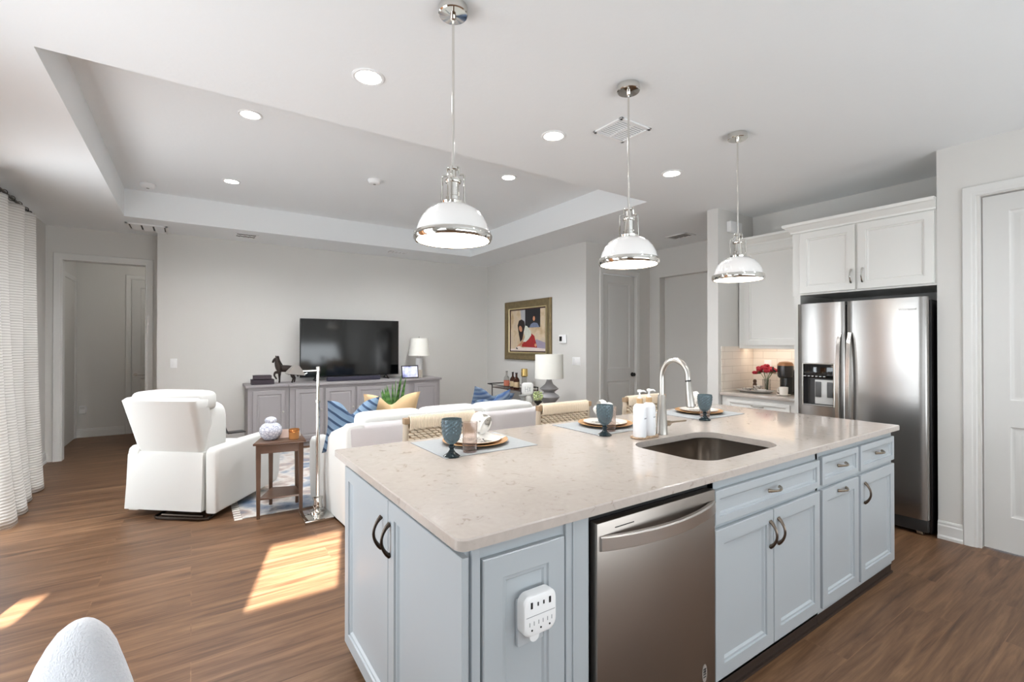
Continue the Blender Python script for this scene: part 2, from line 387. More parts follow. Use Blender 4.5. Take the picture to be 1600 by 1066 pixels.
baseboard('baseboard_east', (4.53, 4.96), (4.53, 7.49), (-1, 0), 'white baseboard below the framed painting')

def casing(name, axis, c, N, a0, a1, ztop, wdt, label, cat='door trim'):
    """a0..a1 = inner opening; flat moulded casing on the wall face"""
    mb = MB(); prof = [(0, .004), (.006, .012), (.02, .012), (.03, .017), (wdt-.006, .019), (wdt, .012), (wdt, 0), (0, 0)]
    def P(a, n, z): return (c+N*n, a, z) if axis == 'x' else (a, c+N*n, z)
    path = [(a0, 0, -1, 0), (a0, ztop, -1, 1), (a1, ztop, 1, 1), (a1, 0, 1, 0)]
    mb.loft([[P(a+da*w, n, z+dz*w) for w, n in prof] for a, z, da, dz in path])
    # jamb
    return mb
def add_casing(name, *a, jamb=None):
    label = a[-1]; mb = casing(name, *a)
    if jamb: 
        for q in jamb: mb.box(*q)
    struct(name, mb, M_trim, label, 'door trim', sharp=25)
add_casing('trim_1', 'x', 4.53, -1, .895, -.01, 2.455, .075, 'white casing around the white door beside the refrigerator') if False else None
def casing2(name, axis, c, N, a0, a1, ztop, wdt, label, depth=.12):
    mb = casing(name, axis, c, N, a0, a1, ztop, wdt, label)
    d0, d1 = (c, c-N*depth)
    if axis == 'x':
        mb.box(d0, d1, a0-.0, a0-.012, 0, ztop+.0); mb.box(d0, d1, a1, a1+.012, 0, ztop); mb.box(d0, d1, a0-.012, a1+.012, ztop, ztop+.012)
        mb.box(c-N*.045, c-N*.08, a0, a0+.012, 0, ztop); mb.box(c-N*.045, c-N*.08, a1-.012, a1, 0, ztop)
    else:
        mb.box(a0, a0-.012, d0, d1, 0, ztop); mb.box(a1, a1+.012, d0, d1, 0, ztop); mb.box(a0-.012, a1+.012, d0, d1, ztop, ztop+.012)
    struct(name, mb, M_trim, label, 'door trim', sharp=25)
casing2('trim_1', 'x', 4.53, -1, .02, .897, 2.448, .075, 'white casing around the white door beside the refrigerator')
casing2('trim_2', 'y', 4.84, -1, 4.86, 5.55, 2.43, .075, 'pale casing around the narrow two panel door')
casing2('trim_3', 'y', 7.78, -1, -1.297, -.507, 2.435, .085, 'white casing around the open hallway doorway')
mb = casing('trim_4', 'y', 9.55, -1, -.79, .1, 2.43, .075, ''); struct('trim_4', mb, M_trim, 'pale casing of the half hidden door at the end of the hallway', 'door trim', sharp=25)
mb = casing('trim_5', 'x', -1.45, 1, 8.74, 9.48, 2.34, .07, ''); struct('trim_5', mb, M_trim, 'pale casing on the left side of the hallway', 'door trim', sharp=25)

PR = [(0, 0), (.006, -.005), (.018, -.009), (.026, -.009), (.05, -.003), (.052, -.003)]   # moulded door panel
def knob(mb, p, N, r=.028, L=.055):
    p, N = Vector(p), Vector(N); mb.tube([p, p+N*.008, p+N*.009, p+N*L*.6, p+N*L*.62, p+N*L*.8, p+N*L], [r*1.1, r*1.1, r*.35, r*.35, r*.85, r, r*.6], 16)
# door beside the fridge
d = struct('door_1', MB().panel((4.6, .872, .012), mY, Z_, .842, 2.425, None, [(.128, .235, .714, .845), (.128, 1.025, .714, 2.31)], .035).panel((4.6, .872, .012), mY, Z_, .01, .01, [(0, 0), (0, .001)]), M_door, 'white two panel door beside the refrigerator', 'door', sharp=20) if False else None
mb = MB(); mb.panel((4.6, .872, .012), mY, Z_, .842, 2.425, PR, [(.128, .235, .714, .845), (.128, 1.025, .714, 2.31)], .04)
d1 = struct('door_1', mb, M_door, 'white two panel door beside the refrigerator', 'door', sharp=20)
mb = MB(); mb.panel((4.872, 4.9, .01), X_, Z_, .666, 2.41, PR, [(.1, .2, .566, .86), (.1, 1.04, .566, 2.3)], .035)
d2 = struct('door_2', mb, M_door, 'narrow pale two panel door with a dark knob in the recess', 'door', sharp=20)
mb = MB(); knob(mb, (5.49, 4.863, .955), mY); obj('door_knob', mb, M_black, d2)
for z in (.3, 1.05, 1.62): obj('hinge', MB().cyl((4.864, 4.85, z), (4.864, 4.85, z+.1), .008), M_brush, d2)
mb = MB(); mb.panel((-.788, 9.56, .01), X_, Z_, .8, 2.42, PR, [(.11, .2, .69, .86), (.11, 1.04, .69, 2.3)], .03)
d3 = struct('door_3', mb, M_door, 'gray toned door with a lever handle at the end of the hallway', 'door', sharp=20)
mb = MB(); mb.lathe([(.026, 0), (.026, .012), (.01, .014), (.01, .05)], (-.74, 9.528, .925), 16, 'y'); mb.tube([(-.74, 9.482, .925), (-.64, 9.482, .925), (-.62, 9.49, .92)], .008, 8); obj('door_lever', mb, M_brush, d3)
# sliding glass door in the west wall (beside the curtain)
def window(name, axis, c0, c1, a0, a1, z0, z1, nm, label):
    mb = MB(); f = .05
    def B(m_, aa, ab, za, zb, p0=c0, p1=c1):
        m_.box(p0, p1, aa, ab, za, zb) if axis == 'x' else m_.box(aa, ab, p0, p1, za, zb)
    B(mb, a0, a1, z0, z0+f); B(mb, a0, a1, z1-f, z1); B(mb, a0, a0+f, z0+f, z1-f); B(mb, a1-f, a1, z0+f, z1-f)
    for k in range(1, nm): a = a0+(a1-a0)*k/nm; B(mb, a-f/2, a+f/2, z0+f, z1-f)
    return struct(name, mb, M_trim, label, 'window', smooth=False)
window('window_1', 'x', -1.54, -1.48, 4.65, 5.65, .05, 2.42, 2, 'white framed glass door partly covered by the curtain')
window('window_2', 'x', -1.54, -1.48, 1.55, 2.9, .05, 2.42, 2, 'white framed glass door of the dining side out of view')

# ------------------------------------------------------------------ ceiling fixtures
def can_light(x, y, z, label, first=None):
    t = thing('recessed_light', label, 'ceiling light', (x, y, z-.004), 0, 'recessed lights')
    obj('trim_ring', MB().lathe([(.066, .004), (.085, .004), (.085, .001), (.078, -.003), (.066, -.001)], (x, y, z-.004), 40, cap=False), M_plastic, t)
    obj('diffuser', MB().lathe([(.067, .0035), (.067, .001), (.001, .0)], (x, y, z-.004), 40), M_can, t)
    l = bpy.data.lights.new('recessed_glow', 'SPOT'); l.energy = CAN_W; l.spot_size = 2.6; l.spot_blend = .8; l.shadow_soft_size = .07; l.color = (.96, .98, 1)
    lo = bpy.data.objects.new('recessed_glow', l); COL.objects.link(lo); lo.parent = t; lo.location = (0, 0, -.02)
    return t
CAN_W = 28
CAN_W = 40
c0 = can_light(.773, 2.5, 2.84, 'large bright recessed light left of the near pendant rod, outside the tray')
dup(c0, (2.04, 2.5, 2.836), 'recessed light between the first and second pendant rods')
dup(c0, (3.308, 2.5, 2.836), 'recessed light between the second and third pendant rods')
dup(c0, (2.1, .1, 2.836), 'recessed light added over the sink side walkway as fill, out of view')  # added unseen lamp, brightens the floor on the right
dup(c0, (3.6, .1, 2.836), 'recessed light added before the refrigerator as fill, out of view')  # second added unseen lamp for the kitchen floor
CAN_W = 140
c1 = can_light(.359, 4.05, 3.15, 'recessed light in the near left corner of the ceiling tray')
dup(c1, (.344, 5.83, 3.146), 'recessed light in the far left corner of the ceiling tray')
dup(c1, (2.72, 4.07, 3.146), 'recessed light at the right side of the ceiling tray, above the painting')

dup(c1, (2.72, 5.83, 3.146), 'unseen recessed light added at the far right of the ceiling tray, behind the near pendant shade')  # added lamp hidden from view, fills the television and east walls

def grille(name, x0, x1, y0, y1, label, cat, slats, ax, split=1, m=M_plastic, group='ceiling vents', sw=.3, lm=None):
    t = thing(name, label, cat, ((x0+x1)/2, (y0+y1)/2, 2.828), 0, group)
    mb = MB(); f = .025; z0, z1 = 2.828, 2.839
    mb.box(x0, x1, y0, y0+f, z0, z1, .003); mb.box(x0, x1, y1-f, y1, z0, z1, .003); mb.box(x0, x0+f, y0, y1, z0, z1, .003); mb.box(x1-f, x1, y0, y1, z0, z1, .003)
    for k in range(1, split):
        if ax == 'y': c = x0+(x1-x0)*k/split; mb.box(c-.009, c+.009, y0+f, y1-f, z0+.001, z1)
        else: c = y0+(y1-y0)*k/split; mb.box(x0+f, x1-f, c-.009, c+.009, z0+.001, z1)
    obj('frame', mb, m, t, smooth=False)
    obj('duct_opening', MB().box(x0+f, x1-f, y0+f, y1-f, 2.8385, 2.8395), mat('duct_gray', (92, 90, 88), .8), t, smooth=False)
    mb = MB()
    for k in range(slats):   # slats run across axis ax
        if ax == 'y':
            c = y0+f+(y1-y0-2*f)*(k+.5)/slats; w = (y1-y0-2*f)/slats*sw
            mb.loft([[(x, c-w, 2.8375), (x, c-w+.002, 2.8385), (x, c+w, 2.8315), (x, c+w-.002, 2.8305)] for x in (x0+f, x1-f)])
        else:
            c = x0+f+(x1-x0-2*f)*(k+.5)/slats; w = (x1-x0-2*f)/slats*sw
            mb.loft([[(c-w, y, 2.8375), (c-w+.002, y, 2.8385), (c+w, y, 2.8315), (c+w-.002, y, 2.8305)] for y in (y0+f, y1-f)])
    obj('louvers', mb, lm or m, t, smooth=False); return t
grille('return_grille', 2.215, 2.5, 2.045, 2.3, 'square louvered ceiling grille behind the second pendant rod', 'ceiling vent', 10, 'y', 2, group=None, sw=.2)
t = thing('supply_vent', 'wide three section ceiling vent above the hallway doorway', 'ceiling vent', (-.45, 7.26, 2.82), 0, 'ceiling vents')
x0, x1, y0, y1 = -.655, -.245, 7.06, 7.46
obj('frame', MB().box(x0, x1, y0, y0+.03, 2.822, 2.8395, .003).box(x0, x1, y1-.03, y1, 2.822, 2.8395, .003).box(x0, x0+.03, y0, y1, 2.822, 2.8395, .003).box(x1-.03, x1, y0, y1, 2.822, 2.8395, .003), M_plastic, t, smooth=False)
obj('duct_opening', MB().box(x0+.03, x1-.03, y0+.03, y1-.03, 2.8385, 2.8395), mat('duct_gray', (92, 90, 88), .8), t, smooth=False)
for k in range(3):
    a, b = x0+.034+.114*k+.012, x0+.034+.114*(k+1)-.008
    mb = MB()
    for q in range(4):
        yy = y0+.036+.082*q; mb.loft([[(x, yy, 2.836), (x, yy+.004, 2.838), (x, yy+.074, 2.824), (x, yy+.07, 2.822)] for x in (a, b)])
    obj('louver_section', mb, M_plastic, t, smooth=False)
grille('supply_vent', .45, .72, 6.93, 7.2, 'small ceiling vent left of the television wall center', 'ceiling vent', 4, 'x', 2, lm=mat('vent_gray', (150, 148, 145), .6))
grille('supply_vent', 2.5, 2.775, 6.97, 7.1, 'small dark ceiling vent behind the near pendant shade', 'ceiling vent', 4, 'x', 2, lm=mat('vent_gray', (150, 148, 145), .6))
grille('supply_vent', 5.2, 5.42, 3.72, 4.05, 'small ceiling vent over the tall square opening', 'ceiling vent', 4, 'y', 1, lm=mat('vent_gray', (150, 148, 145), .6))
def detector(x, y, z, label):
    t = thing('smoke_detector', label, 'smoke detector', (x, y, z-.045), 0, 'smoke detectors')
    obj('body', MB().lathe([(.07, .044), (.07, .03), (.062, .012), (.05, .004), (.02, 0), (.001, 0)], (x, y, z-.045), 28), M_plastic, t)
    obj('sensor_slot', MB().lathe([(.014, .003), (.014, -.003), (.001, -.004)], (x, y, z-.045), 14), mat('detector_gray', (150, 148, 144), .6), t)
detector(-.402, 6.44, 3.15, 'round smoke detector at the far left corner of the ceiling tray')
detector(1.593, 4.934, 3.15, 'round smoke detector in the middle of the ceiling tray')

def pendant(x, y, label):
    zr = 1.855; t = thing('pendant_light', label, 'pendant light', (x, y, zr), 0, 'pendant lights over the island')
    c = (x, y, 0)
    obj('canopy', MB().lathe([(.06, 2.8395), (.062, 2.832), (.062, 2.806), (.058, 2.802), (.012, 2.8), (.012, 2.785), (.006, 2.78)], c, 36), M_chrome, t)
    obj('rod', MB().cyl((x, y, 2.15), (x, y, 2.79), .0055, seg=12), M_chrome, t)
    mb = MB().lathe([(.05, 2.003), (.052, 2.012), (.04, 2.016), (.03, 2.022), (.03, 2.036), (.026, 2.04), (.026, 2.092), (.031, 2.094), (.034, 2.1), (.034, 2.108), (.03, 2.112), (.014, 2.116), (.012, 2.15), (.02, 2.152), (.02, 2.16), (.005, 2.164)], c, 32)
    obj('socket', mb, M_chrome, t)
    for k in range(4):
        a = PI/4+k*PI/2; ca, sa = math.cos(a), math.sin(a)
        mb = MB().tube([(x+r*ca, y+r*sa, z) for r, z in [(.05, 2.006), (.049, 2.06), (.049, 2.122), (.046, 2.127), (.03, 2.129), (.027, 2.132), (.026, 2.158), (.022, 2.162), (.008, 2.162)]], .0045, 8)
        obj('yoke_arm', mb, M_chrome, t)
    prof = [(.155, zr+.004), (.1535, zr+.03), (.146, zr+.06), (.132, zr+.09), (.110, zr+.118), (.08, zr+.138), (.05, zr+.148), (.02, zr+.15)]
    inn = [(max(r-.004, .001), z-.003) for r, z in prof][::-1]
    obj('shade', MB().lathe(prof+inn, c, 56, cap=False), mat('shade_enamel', (242, 240, 238), .12, coat=.4), t)
    obj('rim_band', MB().lathe([(.156, zr+.03), (.162, zr+.027), (.165, zr+.016), (.164, zr+.003), (.158, zr-.006), (.151, zr-.004), (.151, zr+.004)], c, 56, cap=False), M_chrome, t)
    obj('diffuser', MB().lathe([(.151, zr+.002), (.14, zr-.003), (.08, zr-.008), (.001, zr-.01)], c, 48), M_glow, t)
    l = bpy.data.lights.new('pendant_glow', 'SPOT'); l.energy = 5; l.spot_size = 2.7; l.spot_blend = .7; l.shadow_soft_size = .12; l.color = (1, .98, .95)
    lo = bpy.data.objects.new('pendant_glow', l); COL.objects.link(lo); lo.parent = t; lo.location = (0, 0, -.04)
    return t
p0 = pendant(.907, 1.777, 'nearest and largest white dome pendant with a nickel rim')
dup(p0, (1.98, 1.777, 1.855), 'middle white dome pendant over the faucet')
dup(p0, (3.053, 1.777, 1.855), 'white dome pendant farthest from the viewer, before the upper cabinet')

# ------------------------------------------------------------------ island
DR = [(0, 0), (0, .017), (.002, .019), (.056, .019), (.058, .012), (.067, .0115), (.074, .004), (.08, .004)]   # cabinet door
DRW = [(0, 0), (0, .017), (.002, .019), (.030, .019), (.032, .012), (.039, .0115), (.044, .005), (.05, .005)]    # drawer front
def scaled(r, k): return [(i*k if i > .01 else i, h) for i, h in r]
GRP_I = 'island cabinet units'
# left end unit
t = thing('end_cabinet', 'pale blue island end cabinet with two doors and a paneled corner, left of the dishwasher', 'kitchen cabinet', (.8, 1.65, 0), 0, GRP_I)
obj('body', MB().box(.598, .955, 1.105, 2.21, .07, .8845).box(.955, 1.035, 1.105, 1.9, .07, .8845).box(.65, .94, 1.17, 2.15, 0, .07), M_isl, t, smooth=False)
for y0, wd, hy in ((2.205, .566, 1.70), (1.634, .552, 1.615)):
    dr = obj('door', MB().panel((.597, y0, .068), mY, Z_, wd, .795, DR), M_isl, t, sharp=20)
    obj('handle', bow((.577, hy, .73), Z_, mX, .115, .03, .0055), M_bronze, dr)
obj('end_panel', MB().panel((.645, 1.104, .075), X_, Z_, .285, .765, [(0, 0), (0, .015), (.003, .018), (.062, .018), (.066, .012), (.075, .011), (.08, .006)]), M_isl, t, sharp=20)
obj('corner_post', MB().box(.612, .64, 1.092, 1.106, .07, .884, .003).box(.94, 1.035, 1.094, 1.106, .07, .884, .003).box(.965, .972, 1.089, 1.095, .07, .884, .002), M_isl, t, smooth=False)
# dishwasher
t = thing('dishwasher', 'stainless dishwasher with a bowed towel bar handle in the island', 'dishwasher', (1.375, 1.4, 0))
obj('tub', MB().box(1.045, 1.692, 1.115, 1.7, .06, .868).box(1.06, 1.68, 1.16, 1.6, 0, .06), M_dark, t, smooth=False)
dd = obj('door', MB().box(1.056, 1.69, 1.078, 1.114, .1, .852, .005), M_steeld, t)
obj('kick_plate', MB().box(1.056, 1.69, 1.13, 1.14, .005, .098), M_black, t, smooth=False)
mb = MB(); n = 17; L = []
for k in range(n):
    u = k/(n-1); x = 1.066+.612*u; yo = 1.074-.052*math.sin(PI*u)**.8; h = .0235
    L.append([(x, yo, .787-h), (x, yo-.006, .787-h+.004), (x, yo-.006, .787+h-.004), (x, yo, .787+h), (x, yo+.012 if 0 < k < n-1 else 1.078, .787+h), (x, yo+.012 if 0 < k < n-1 else 1.078, .787-h)])
obj('handle', mb.loft(L), mat('handle_steel', (205, 200, 195), .3, 1), dd, sharp=30)
obj('status_light_bar', MB().box(1.135, 1.225, 1.0772, 1.079, .823, .826), M_dark, dd, smooth=False)
bd = obj('badge', MB().lathe([(.017, 1.0778), (.017, 1.0772), (.001, 1.0771)], (0, 0, 0), 24, 'y') if False else MB().loft([[(1.618+.015*math.cos(a), y, .165+.034*math.sin(a)) for a in [2*PI*k/24 for k in range(24)]] for y in (1.0785, 1.0774)]), mat('badge_gray', (150, 142, 136), .4), dd, smooth=False)
mb = MB()
for dz in (.016, .006, -.004, -.014): mb.box(1.609, 1.627, 1.077, 1.0775, .165+dz-.0022, .165+dz+.0022)
for dx in (-.005, .001, .006): mb.box(1.618+dx-.001, 1.618+dx+.001, 1.0768, 1.0775, .165, .182)
obj('badge_marks', mb, M_dark, bd, smooth=False)
# sink base unit
def unit(name, label, x0, x1, fronts, carc=None):
    t = thing(name, label, 'kitchen cabinet', ((x0+x1)/2, 1.5, 0), 0, GRP_I)
    mb = MB()
    if carc: mb.box(x0, x0+.02, 1.105, 1.95, .055, .8845).box(x1-.02, x1, 1.105, 1.95, .055, .8845).box(x0, x1, 1.105, 1.125, .055, .8845).box(x0, x1, 1.93, 1.95, .055, .8845).box(x0, x1, 1.105, 1.95, .055, .075)
    else: mb.box(x0, x1, 1.105, 1.95, .055, .8845)
    obj('body', mb, M_isl, t, smooth=False)
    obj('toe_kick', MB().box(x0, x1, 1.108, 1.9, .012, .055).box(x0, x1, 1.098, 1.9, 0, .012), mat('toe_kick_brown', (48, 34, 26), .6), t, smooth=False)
    for kind, a, b, z0, z1, hd in fronts:
        f = obj(kind, MB().panel((a, 1.104, z0), X_, Z_, b-a, z1-z0, DRW if kind == 'drawer' else DR), M_isl, t, sharp=20)
        if hd[0] == 'h': obj('handle', bow((hd[1], 1.084, hd[2]), X_, mY, .1, .026, .005), mat('nickel_pull', (176, 164, 148), .2, 1), f)
        else: obj('handle', bow((hd[1], 1.084, hd[2]), Z_, mY, .115, .03, .0055), mat('pewter_pull', (112, 100, 90), .28, 1), f)
    return t
unit('sink_cabinet', 'pale blue island cabinet under the sink with a wide false drawer and two doors', 1.695, 2.607,
     [('drawer', 1.703, 2.592, .703, .838, ('h', 2.147, .773)), ('door', 1.703, 2.143, .088, .682, ('v', 2.112, .58)), ('door', 2.149, 2.592, .088, .682, ('v', 2.182, .58))], True)
unit('pullout_cabinet', 'narrow pale blue island cabinet with a drawer above a pull handle door', 2.609, 3.073,
     [('drawer', 2.622, 3.058, .705, .848, ('h', 2.84, .783)), ('door', 2.622, 3.058, .088, .682, ('h', 2.84, .652))])
unit('drawer_cabinet', 'pale blue island cabinet at the refrigerator end, drawer over a side handle door', 3.075, 3.6,
     [('drawer', 3.09, 3.588, .705, .848, ('h', 3.34, .783)), ('door', 3.09, 3.588, .088, .682, ('v', 3.135, .58))])
# worktop, sink
SX0, SX1, SY0, SY1 = 1.795, 2.455, 1.185, 1.63
hole = rrect(SX0, SX1, SY0, SY1, .11, 8)
outer = [(3.62, 2.328), (.563, 2.328)] + [(.563+.03-.03*math.cos(a), 1.068+.03-.03*math.sin(a)) for a in [PI/2*k/6 for k in range(7)]] + [(3.62, 1.068)]
mb = MB(); mb.plate_hole(outer, hole[::-1], .8852, .916, .004)
tag(obj('island_countertop', mb, M_quartz, sharp=25), 'long glossy cream quartz island countertop with the sink cutout', 'countertop')
def inset(d): return rrect(SX0+d, SX1-d, SY0+d, SY1-d, max(.11-d, .03), 8)
t = thing('sink', 'undermount stainless sink set in the island countertop', 'sink', (2.125, 1.41, .67))
lp = lambda d, z: [(x, y, z) for x, y in inset(d)]
obj('basin', MB().loft([lp(-.012, .8848), lp(-.005, .884), lp(.0, .883), lp(.002, .70), lp(.012, .682), lp(.04, .676), lp(.15, .674)], False, True), mat('sink_steel', (158, 150, 142), .22, 1, bump=(200, .02, (1, 1, .02))), t, sharp=50)
obj('drain', MB().lathe([(.045, .6765), (.045, .678), (.03, .677), (.005, .676)], (2.125, 1.42, 0), 24), M_chrome, t)
obj('wire_caddy', MB().tube([(1.86, 1.60, .80), (1.86, 1.55, .80), (1.98, 1.55, .80), (1.98, 1.60, .80)], .003, 6).tube([(1.86, 1.60, .72), (1.86, 1.55, .72), (1.98, 1.55, .72), (1.98, 1.60, .72)], .003, 6).tube([(1.86, 1.552, .72), (1.86, 1.552, .80)], .003, 6).tube([(1.98, 1.552, .72), (1.98, 1.552, .80)], .003, 6).tube([(1.86, 1.575, .72), (1.98, 1.575, .72)], .003, 6).tube([(1.86, 1.6, .8), (1.86, 1.6275, .8)], .003, 6).tube([(1.98, 1.6, .8), (1.98, 1.6275, .8)], .003, 6), M_chrome, t)
# faucet
FX, FY = 2.166, 1.705
t = thing('faucet', 'brushed nickel pull down gooseneck faucet behind the sink', 'faucet', (FX, FY, .916))
obj('base', MB().lathe([(.033, .9165), (.033, .924), (.031, .93), (.021, 1.13), (.018, 1.134)], (FX, FY, 0), 28), M_brush, t)
pts = [(FX, FY, 1.13), (FX, FY, 1.2), (FX, FY, 1.235)] + [(FX, FY-.085+.085*math.cos(a), 1.235+.095*math.sin(a)) for a in [PI*k/12 for k in range(1, 12)]] + [(FX, FY-.168, 1.225)]
obj('gooseneck', MB().tube(pts, .0145, 14), M_brush, t)
obj('collar', MB().cyl((FX, FY-.168, 1.226), (FX, FY-.1695, 1.219), .0152, seg=16), M_black, t)
obj('spray_head', MB().tube([(FX, FY-.1695, 1.2185), (FX, FY-.172, 1.19), (FX, FY-.182, 1.10), (FX, FY-.184, 1.088), (FX, FY-.1842, 1.084)], [.0135, .016, .0225, .022, .018], 16), M_brush, t)
obj('handle', MB().tube([(FX+.02, FY+.0, .972), (FX+.062, FY, .972), (FX+.068, FY, .972)], [.0165, .0165, .013], 16).tube([(FX+.062, FY, .974), (FX+.1, FY, .974), (FX+.215, FY, .972)], [.009, .0055, .0048], 10), mat('lever_nickel', (168, 152, 134), .3, 1), t)
# soap set
tag(obj('soap_tray', MB().loft([[(x, y, z) for x, y in rrect(1.928+d, 2.098-d, 1.658+d, 1.735-d, .03, 5)] for d, z in ((.0, .9165), (-.003, .922), (0, .928), (.006, .928), (.008, .922))]), blotch_mat('woven_tray', [(.3, (140, 112, 86)), (.7, (196, 172, 146))], 90)), 'small oval woven tray under the two soap pumps', 'tray')
def soap(x, y, label, mk):
    t = thing('soap_dispenser', label, 'soap dispenser', (x, y, .9225), 0, 'soap dispensers beside the sink'); c = (x, y, .9225)
    b = obj('bottle', MB().lathe([(.03, .0), (.0335, .003), (.0345, .01), (.0345, .15), (.033, .162), (.027, .172), (.018, .178), (.014, .182)], c, 30), mat('soap_white', (240, 240, 242), .3), t)
    obj('label_print', MB().grid(lambda u, v: (x-.0347*math.sin((u-.5)*.9+mk), y-.0347*math.cos((u-.5)*.9+mk), .9225+.1+.006*v), 6, 1), mat('label_ink', (150, 150, 155), .5), b)
    obj('collar', MB().lathe([(.0165, .1805), (.0165, .205), (.014, .207)], c, 22), mat('bamboo_ring', (196, 160, 116), .5), t)
    obj('pump', MB().lathe([(.012, .207), (.012, .212), (.005, .214), (.005, .238), (.012, .24), (.012, .25), (.005, .253)], c, 18).tube([(x, y, 1.167), (x+.028, y-.006, 1.167), (x+.04, y-.009, 1.160)], [.006, .005, .004], 8), M_plastic, t)
soap(1.966, 1.69, 'white soap pump bottle nearer the goblet, on the woven tray', -.35)
soap(2.05, 1.698, 'white soap pump bottle nearer the faucet, on the woven tray', -.3)
# outlet plate and tap on the end panel
t = thing('outlet_plate', 'pale blue outlet plate on the island corner panel behind the plug tap', 'outlet', (.8, 1.09, .575)); PY = 1.0975
obj('plate', MB().box(.755, .845, 1.0825, 1.0975, .57, .70, .003), mat('outlet_blue', (190, 195, 199), .35), t)
t = thing('power_tap', 'white rounded multi outlet power tap plugged into the island corner panel', 'power strip', (.81, 1.06, .59))
b = obj('body', MB().loft([[(x, y, z) for x, z in rrect(.752+d, .868-d, .607+d, .722-d, .026, 6)] for d, y in ((0, 1.082), (0, 1.056), (.003, 1.051), (.008, 1.049))]), M_plastic, t)
mb = MB()
for x in (.778, .842): mb.box(x-.0032, x+.0032, 1.0475, 1.05, .687, .704)
for x in (.80, .82): mb.box(x-.002, x+.002, 1.0475, 1.05, .69, .70)
obj('usb_ports', mb, M_black, b, smooth=False)
mb = MB().box(.76, .86, 1.0484, 1.0495, .6645, .666)
for x in (.779, .81, .841):
    mb.box(x-.0085, x-.0065, 1.0482, 1.0495, .639, .65); mb.box(x+.0065, x+.0085, 1.0482, 1.0495, .639, .65)
obj('socket_slots', mb, mat('slot_gray', (150, 150, 152), .5), b, smooth=False)
mb = MB()
for x in (.779, .81, .841): mb.lathe([(.0028, 1.0482), (.0028, 1.0495)], (x, 0, .627), 10, 'y') if False else mb.loft([[(x+.0028*math.cos(a), y, .627+.0028*math.sin(a)) for a in [2*PI*k/10 for k in range(10)]] for y in (1.0482, 1.0495)])
obj('ground_holes', mb, M_dark, b, smooth=False)
obj('screw_tab', MB().loft([[(.793+.017*math.cos(a), y, .606+.017*math.sin(a)) for a in [2*PI*k/18 for k in range(18)]] for y in (1.066, 1.056)]), M_plastic, t)

# ------------------------------------------------------------------ place settings
M_mat = mat('placemat_gray', (158, 161, 163), .9, bump=(260, .15), var=(60, .08))
M_goblet = mat('goblet_glass', (116, 138, 148), .06, trans=.62, ior=1.42)
M_gfoot = mat('goblet_foot_glass', (34, 48, 54), .1, trans=.35, ior=1.4)
M_tumb = mat('tumbler_glass', (250, 240, 236), .05, trans=.95, ior=1.15, bump=(70, .3))
M_gold = mat('charger_gold', (206, 160, 110), .35, .35)
M_plate = mat('plate_white', (236, 230, 222), .15)
M_pat = blotch_mat('plate_pattern', [(.42, (234, 229, 220)), (.5, (150, 146, 140)), (.58, (232, 227, 219))], 26, .2)
M_nap = blotch_mat('napkin_print', [(.33, (96, 94, 92)), (.37, (222, 219, 214)), (.8, (228, 225, 220))], 30, .9)
def placemat(x0, y0, x1, y1, rz, label):
    t = tag(obj('placemat', MB().box(x0, x1, y0, y1, .9165, .9195, .001), M_mat, smooth=False), label, 'placemat', 'woven gray placemats')
    t.rotation_euler.z = rz; return t
def charger(x, y, label):
    c = (x, y, .92)
    return tag(obj('charger_plate', MB().lathe([(.001, 0), (.1, 0), (.11, .002), (.158, .014), (.165, .0165), (.165, .019), (.158, .018), (.11, .0065), (.001, .005)], c, 56), M_gold), label, 'charger plate', 'gold rimmed chargers')
def dinner(x, y, label):
    t = thing('dinner_plate', label, 'plate', (x, y, .9255), 0, 'dinner plates'); c = (x, y, .9255)
    obj('rim', MB().lathe([(.07, .0), (.085, .002), (.128, .016), (.132, .019), (.128, .0195), (.088, .007), (.086, .0065)], c, 48, cap=False), M_plate, t)
    obj('well', MB().lathe([(.07, .0), (.0865, .0067), (.06, .005), (.001, .005)], c, 40), M_pat, t)
